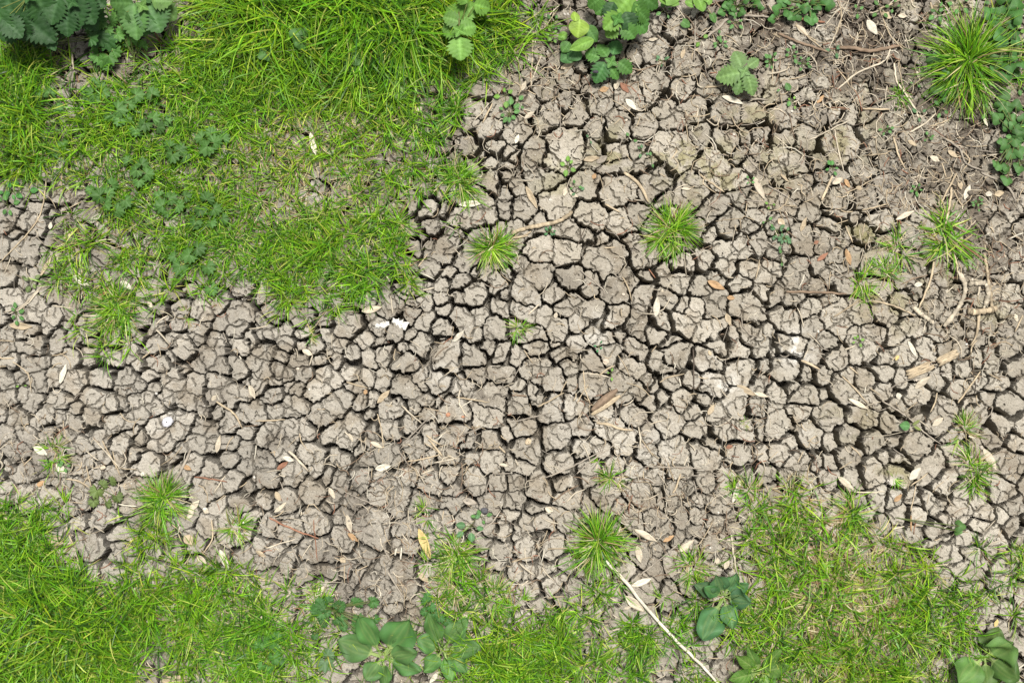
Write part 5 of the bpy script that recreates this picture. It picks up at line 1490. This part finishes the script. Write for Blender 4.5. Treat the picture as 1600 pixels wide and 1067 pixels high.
for p, w_, c in parse(LEAVES): add_dry_leaf(p[0], p[-1], w_, c)

# ---- the single larger pieces
o = add_straw([(946, 874), (975, 905), (1010, 948), (1060, 1003), (1095, 1037), (1124, 1069)], 8.5, 'white', 'dry_reed', 'reed', 'long straight pale dry stem lying diagonally across the bottom right turf', rough=.03, sides=8)
o.location.z += 0.006
# knobbly stick
def stick(name, pts, w, tint, label, cat='stick', knob=.12, parts=()):
    n = 34; w = w*.62; P = smooth_line(pts, n) + rng.normal(0, .4, (34, 2)); W = rest(P, w*.36/1000)
    g = Geo(); col = np.array(TINT[tint]); rad = w/2*(1 + knob*np.sin(np.arange(n)*.7)**2 + rng.normal(0, knob*.5, n)); rad[0] *= .7; rad[-1] *= .6
    root = empty(name, tuple(W[n//2])); tag(root, label, cat)
    tube(g, W - W[n//2], rad/1000, col*(1-.35*(np.abs(vnoise(np.arange(n)*1.0, np.full(n, pts[0][0]), 3.3, 91))[:, None] > .45))*(1+.16*rng.normal(0, 1, (n, 1))), sides=9, flat=.9, rough=.13); g.build('shaft', M_LITTER, parent=root)
    for q, ww in parts:
        m = 9; P2 = smooth_line(q, m); W2 = rest(P2, ww*.5/1000); g = Geo(); tube(g, W2 - W[n//2], np.linspace(ww, ww*.6, m)/2000*(1+.15*rng.normal(0, 1, m)), col*(1+.12*rng.normal(0, 1, (m, 1))), sides=7, rough=.08); g.build('offshoot', M_LITTER, parent=root)
    return root
stick('knobbly_stick', [(799, 365), (822, 357), (846, 352), (872, 346), (895, 332)], 10, 'tan', 'knobbly pale brown stick lying in a crack near the middle', parts=[([(800, 372), (815, 370), (830, 362)], 4)])
stick('pale_root', [(1500, 427), (1507, 446), (1503, 466), (1492, 486), (1473, 510)], 10, 'pale', 'bent pale root with swollen end on the right of the mud', 'root', .2, [([(1506, 442), (1500, 432), (1496, 424)], 6)])
stick('knotted_root', [(1512, 444), (1524, 443), (1538, 444), (1543, 455), (1542, 466), (1538, 478)], 10, 'pale', 'hooked knotted root between the bent pale root and the upright stalk, right', 'root', .3, [([(1530, 448), (1529, 456), (1527, 462)], 4), ([(1538, 478), (1535, 483), (1530, 486)], 4)])
stick('woody_root', [(1509, 486), (1520, 488), (1536, 486), (1548, 484), (1557, 482)], 14, 'tan', 'stubby woody root piece below the hooked root', 'root', .25, [([(1528, 490), (1527, 505), (1524, 525), (1516, 540)], 5)])
stick('upright_stalk', [(1538, 396), (1542, 420), (1546, 450), (1550, 484)], 7, 'tan', 'straight brown stalk running down to the woody root, right', 'stalk', .08)
stick('pale_root', [(1424, 479), (1434, 489), (1446, 497), (1457, 505)], 10, 'pale', 'short thick pale root at the end of a thin stalk, right', 'root', .2, [([(1438, 498), (1435, 505)], 2.5), ([(1446, 502), (1444, 507)], 2.5)])

def wood_chunk(name, a, b, w, label, tint, splinters=7):
    a, b = np.array(a), np.array(b); root = empty(name, ((a[0]+b[0])/2000-.8, .5335-(a[1]+b[1])/2000, float(top_mm(*((a+b)/2))))); tag(root, label, 'wood piece')
    n = np.array([-(b-a)[1], (b-a)[0]])/np.hypot(*(b-a))
    for k in range(splinters):
        f = (k/(splinters-1)-.5)*w*.8; s0, s1 = rng.uniform(0, .12), rng.uniform(.8, 1)
        P = smooth_line([a+(b-a)*s0+n*f, (a+b)/2+n*(f+rng.normal(0, .6)), a+(b-a)*s1+n*f], 9)
        W = rest(P, 0.002 + 0.003*math.cos(f/w*2.6)); W[:, 2] = W[:, 2].mean()*.7 + W[:, 2]*.3
        g = Geo(); tube(g, W-np.array(root.location), w/splinters*.95/1000*np.interp(np.linspace(0, 1, 9), [0, .1, .9, 1], [.6, 1, .9, .4]), np.array(TINT[tint])*(1+.22*rng.normal(0, 1, (9, 1))), sides=6, rough=.14); g.build('splinter', M_LITTER, parent=root)
    return root
wood_chunk('rotten_wood', (1411, 588), (1459, 568), 16, 'rotten pinkish brown wood piece on the right mud, larger half', 'tan', 8)
wood_chunk('rotten_wood', (1462, 567), (1497, 549), 14, 'crumbled smaller half of the rotten wood, right of the larger half', 'tan', 8)
# split seed pod: two curved half shells
def pod(a, b, w, tint, root, name='shell_half', roll=0.0):
    a, b = np.array(a), np.array(b); L = np.hypot(*(b-a)); az = math.atan2(-(b-a)[1], (b-a)[0]); g = Geo()
    u = np.linspace(0, 1, 15); v = np.linspace(-1.35, 1.35, 9); U, V = np.meshgrid(u, v, indexing='ij')
    r = w/2*np.sin(np.pi*np.clip(U, .03, .97))**.6*(1+.06*np.sin(U*40))
    X = np.stack([L*U, r*np.sin(V), r*np.cos(V)*.8], -1)/1000
    M = leaf_matrix((a[0]-800)/1000, (533.5-a[1])/1000, float(np.max(rest([a, (a+b)/2, b], 0)[:, 2])), az, 0, roll)
    X = X.reshape(-1, 3) @ np.array(M.to_3x3()).T + np.array(M.translation) - np.array(root.location)
    i = np.arange(15*9).reshape(15, 9); q = np.stack([i[:-1, :-1], i[1:, :-1], i[1:, 1:], i[:-1, 1:]], -1).reshape(-1, 4)
    g.add(X, q, None, np.array(TINT[tint])*(1+.15*np.sin(V.reshape(-1, 1)*5)+.12*rng.normal(0, 1, (135, 1))))
    o = g.build(name, M_LITTER, parent=root); o.modifiers.new('thickness', 'SOLIDIFY').thickness = -.0012
rt = empty('seed_pod', (0.148, -0.097, float(top_mm(948, 630)))); tag(rt, 'split brown seed pod lying open on a plate near the middle', 'seed pod')
pod((924, 641), (964, 608), 13, 'brown', rt, roll=.3); pod((924, 648), (969, 618), 8, 'tan', rt, roll=-.2)

def stone(x, y, w, h, col, label=None, name='pebble', rot=0.0, desc='small pebble'):
    """irregular faceted pebble half sunk in the crust"""
    nu, nv = 10, 7; g = Geo(); th = np.linspace(0, 2*np.pi, nu, endpoint=False); ph = np.linspace(-.5, 1.45, nv)
    Th, Ph = np.meshgrid(th, ph, indexing='ij'); rr = 1 + .13*rng.normal(0, 1, (nu, nv)); rr[:, -1] = rr[:, -1].mean()
    X = np.stack([w/2*np.cos(Th)*np.cos(Ph)*rr, h/2*np.sin(Th)*np.cos(Ph)*rr, .36*min(w, h)*np.sin(Ph)*rr], -1)/1000
    c, s = math.cos(rot), math.sin(rot); X = np.stack([X[..., 0]*c-X[..., 1]*s, X[..., 0]*s+X[..., 1]*c, X[..., 2]], -1)
    i = np.arange(nu*nv).reshape(nu, nv); j = np.roll(i, -1, 0)
    q = np.stack([i[:, :-1], j[:, :-1], j[:, 1:], i[:, 1:]], -1).reshape(-1, 4)
    g.add(X.reshape(-1, 3), q, None, np.array(col)*(1+.06*rng.normal(0, 1, (nu*nv, 1))))
    o = g.build(name, M_LITTER); o.location = ((x-800)/1000, (533.5-y)/1000, float(top_mm(x, y)) + .0005)
    if label: tag(o, label, 'stone')
    else:
        o['group'] = 'little pebbles on the mud'; SMALL_THINGS.append((o, desc, 'pebble', x, y, w))
    return o
stone(262, 659, 19, 15, (.62, .62, .66), 'white stone with grey side among small plates on the left', 'white_stone', .5)
stone(826, 690, 12, 10, (.55, .45, .31), 'squarish cream pebble on a plate near the middle', rot=.4)
stone(700, 648, 8, 7, (.50, .26, .16), 'orange pebble on the mud, larger of two, left of centre', 'orange_pebble')
stone(724, 651, 7, 4, (.50, .26, .16), 'thin orange chip right of the orange pebble', 'orange_pebble')
stone(946, 564, 9, 8, (.60, .50, .40), 'small cream pebble by the straw bits above the seed pod')
stone(224, 740, 8, 7, (.72, .68, .58), 'cream pebble left of the short grey stick')
stone(320, 796, 8, 7, (.74, .70, .60), 'round cream pebble below the short grey stick')
stone(757, 797, 12, 10, (.10, .10, .11), 'dark pebble with pale marks above the small green herb', 'dark_pebble')
stone(757, 794, 4, 3, (.6, .6, .6), 'pale chip on the dark pebble')
stone(929, 118, 9, 5, (.06, .05, .07), 'dark dropping on a nettle leaf, upper middle', 'dark_dropping').location.z += .036
for i in range(46):
    for _ in range(40):
        x, y = rng.uniform(10, 1590), rng.uniform(150, 960)
        if cover(x, y) < .12 and edge_mm(x, y) > 2: break
    s = rng.uniform(2.2, 4.6); c = [(.66, .62, .54), (.55, .48, .37), (.6, .52, .42), (.42, .36, .3)][rng.integers(4)]
    stone(x, y, s*1.2, s, c, rot=rng.uniform(0, 6), desc=['tiny cream pebble', 'tiny sandy pebble', 'tiny buff pebble', 'tiny greyish pebble'][[(.66, .62, .54), (.55, .48, .37), (.6, .52, .42), (.42, .36, .3)].index(c)])
# white torn scraps
def scrap(a, b, w, label):
    a, b = np.array(a), np.array(b); L = np.hypot(*(b-a)); az = math.atan2(-(b-a)[1], (b-a)[0]); nu, nv = 12, 6; g = Geo()
    U, V = np.meshgrid(np.linspace(0, 1, nu), np.linspace(-1, 1, nv), indexing='ij'); wv = w/2*(1+.25*rng.normal(0, 1, nu))[:, None]
    X = np.stack([L*U + 1.5*rng.normal(0, 1, (nu, nv))*(np.abs(V) == 1), V*wv, 1.2*np.sin(U*7)*np.cos(V*2)+1.0], -1)/1000
    M = leaf_matrix((a[0]-800)/1000, (533.5-a[1])/1000, float(rest([a, (a+b)/2, b], 0)[:, 2].max()), az)
    o0 = np.array(M.translation); X = X.reshape(-1, 3) @ np.array(M.to_3x3()).T
    i = np.arange(nu*nv).reshape(nu, nv); q = np.stack([i[:-1, :-1], i[1:, :-1], i[1:, 1:], i[:-1, 1:]], -1).reshape(-1, 4)
    g.add(X, q, None, np.array((.62, .61, .56))); o = g.build('white_scrap', M_LITTER); o.location = o0
    o.modifiers.new('thickness', 'SOLIDIFY').thickness = .0004; tag(o, label, 'scrap')
scrap((613, 500), (636, 510), 11, 'torn white scrap on a plate below the big turf, larger of two')
scrap((586, 510), (608, 505), 8, 'torn white scrap on a plate below the big turf, smaller left one')

# further loose straws on the littered ground
LIT = [(1330, 90, 200, 1.0), (1450, 260, 170, 1.0), (1560, 420, 120, .8), (1130, 120, 160, .8), (1000, 770, 90, .9), (640, 770, 90, .9), (690, 700, 70, .8), (850, 100, 90, .9), (1230, 240, 120, .5), (80, 740, 90, .7), (620, 880, 120, .6), (1110, 830, 110, .6), (1540, 480, 110, .7), (950, 640, 70, .5), (1180, 690, 90, .3), (840, 900, 110, .5), (420, 860, 80, .5)]
def litter(x, y): return max(v*math.exp(-((x-a)**2+(y-b)**2)/(r*r)) for a, b, r, v in LIT)
cnt_ = 0
while cnt_ < 0:
    x, y = rng.uniform(5, 1595), rng.uniform(5, 1060)
    if rng.random() > litter(x, y) + .05 or cover(x, y) > .4: continue
    a = rng.uniform(0, 6.28); L = rng.uniform(16, 50); b_ = rng.normal(0, .12)*L
    add_straw([(x-L/2*math.cos(a), y-L/2*math.sin(a)), (x-b_*math.sin(a), y+b_*math.cos(a)), (x+L/2*math.cos(a), y+L/2*math.sin(a))], rng.uniform(2.2, 4), ['pale', 'tan', 'tan', 'grey', 'brown'][rng.integers(5)]); cnt_ += 1

# ---------------------------------------------------------------- fine fibres and soil crumbs (uncountable)
def build_fibres():
    g = Geo(); N = 0
    while N < 9000:
        x, y = rng.uniform(-20, 1620), rng.uniform(-20, 1087)
        if rng.random() > 0.9*litter(x, y) + .10 + .25*float(cover(x, y)): continue
        a = rng.uniform(0, 6.28); L = rng.gamma(2.0, 6.0) + 3 + 9*rng.random()*litter(x, y); n = 4; cv = rng.normal(0, .25)*L
        P = smooth_line([(x-L/2*math.cos(a), y-L/2*math.sin(a)), (x-cv*math.sin(a), y+cv*math.cos(a)), (x+L/2*math.cos(a), y+L/2*math.sin(a))], n)
        r_ = rng.uniform(.3, .95); h = top_mm(P[:, 0], P[:, 1]); z = np.maximum(h, h.mean()) + r_*.6/1000
        W = np.stack([(P[:, 0]-800)/1000, (533.5-P[:, 1])/1000, z], -1)
        c = np.array(list(TINT.values())[rng.choice(7, p=[.28, .24, .2, .14, .05, .05, .04])])*(1+rng.normal(0, .15))
        tube(g, W, r_/1000, c, sides=3); N += 1
    o = g.build('plant_fibres', M_LITTER); tag(o, 'fine dry plant fibres strewn over the mud', 'plant litter', kind='stuff')
build_fibres()
def build_crumbs():
    g = Geo(); N = 0
    base = np.array([(1, 0, 0), (-1, 0, 0), (0, 1, 0), (0, -1, 0), (0, 0, 1), (0, 0, -1)], float)
    t = np.array([(0, 2, 4), (2, 1, 4), (1, 3, 4), (3, 0, 4), (2, 0, 5), (1, 2, 5), (3, 1, 5), (0, 3, 5)])
    mid = {}; V = list(base); T = []
    def m_(a, b):
        k = (min(a, b), max(a, b))
        if k not in mid: v = V[a]+V[b]; V.append(v/np.linalg.norm(v)); mid[k] = len(V)-1
        return mid[k]
    for a, b, c in t:
        x, y, z = m_(a, b), m_(b, c), m_(c, a); T += [(a, x, z), (x, b, y), (z, y, c), (x, y, z)]
    V = np.array(V); T = np.array(T)
    while N < 5500:
        x, y = rng.uniform(-10, 1610), rng.uniform(-10, 1077); e = float(edge_mm(x, y)); cvx = float(cover(x, y))
        if cvx > .8: continue
        u, v = int((x-X0)/G), int((y-Y0)/G); fa = FAINT[v, u]; hm = HUMUS[v, u]
        if rng.random() > .14 + .8*fa + .5*hm + (.35 if -1.5 < e < 3 else 0): continue
        s = rng.gamma(2.0, .55) + .5; z = float(deep_mm(x, y))
        if z < -0.016: continue
        X = V*(1+.22*rng.normal(0, 1, (len(V), 1)))*s*np.array([1, rng.uniform(.7, 1.2), .75])/1000
        c = C3[v, u]*rng.uniform(.75, 1.25)
        g.add(X + np.array([(x-800)/1000, (533.5-y)/1000, z + s*.35/1000]), None, T, c); N += 1
    o = g.build('soil_crumbs', M_SOIL); tag(o, 'loose crumbs of soil lying on and between the mud plates', 'soil crumbs', kind='stuff')
build_crumbs()

# ---------------------------------------------------------------- labels of the many small things, told by what lies near them
MARKS = [('the white stone', 262, 659), ('the dense round tuft', 1045, 360), ('the bushy tuft', 768, 386), ('the long pale stem', 1010, 948), ('the split seed pod', 948, 630), ('the rotten wood', 1450, 570),
         ('the hooked root', 1528, 455), ('the large plantain', 600, 1020), ('the large top nettle', 968, 20), ('the pale nettle sprig', 1163, 112), ('the large green clump', 1512, 96), ('the knobbly stick', 845, 350), ('the torn white scraps', 612, 505),
         ('the chalky plate', 1243, 548), ('the coarse spiky tuft', 1485, 368), ('the left grassy island', 140, 430), ('the grey stick tuft', 256, 786), ('the yellow dry leaf', 664, 848), ('the drooping plantain', 1130, 935),
         ('the corner plantain', 1540, 1020), ('the orange pebble', 700, 648), ('the squarish pebble', 826, 690), ('the small wispy tuft', 810, 511), ('the two ragged tufts', 1362, 436), ('the glossy sprout', 1428, 664), ('the arched crack', 310, 850),
         ('the upright tuft', 936, 846), ('the bare soil top left', 120, 105), ('the main sward', 480, 150), ('the heart-leaved plant', 1092, 6), ('the brown crack stick', 1272, 458), ('the dark pebble', 757, 797), ('the grass fan', 484, 944), ('the lower right turf', 1290, 900), ('the nettle sprig', 952, 97)]
ORD = ['nearest', 'second nearest', 'third nearest', 'fourth nearest', 'fifth nearest', 'sixth nearest', 'seventh nearest', 'eighth nearest', 'ninth nearest', 'tenth nearest', 'eleventh nearest', 'twelfth nearest']
def label_small():
    groups = {}
    for o, desc, cat, x, y, size in SMALL_THINGS:
        d, (nm, mx, my) = min((math.hypot(x-m[1], y-m[2]), m) for m in MARKS)
        dx, dy = x-mx, y-my; ax, ay = abs(dx), abs(dy)
        if d < 14: rel = 'right at'
        elif ax > 2.2*ay: rel = 'right of' if dx > 0 else 'left of'
        elif ay > 2.2*ax: rel = 'below' if dy > 0 else 'above'
        else: rel = ('below' if dy > 0 else 'above') + (' right of' if dx > 0 else ' left of')
        groups.setdefault((desc, rel, nm), []).append((d, o, cat))
    for (desc, rel, nm), it in groups.items():
        it.sort(key=lambda q: q[0])
        for i, (d, o, cat) in enumerate(it):
            if len(it) == 1: o['label'] = f'{desc} lying {rel} {nm}' if cat != 'seedling' else f'{desc} growing {rel} {nm}'
            else: o['label'] = f'{desc} {rel} {nm}, {ORD[min(i, 11)]} of {len(it)}'
            o['category'] = cat
label_small()
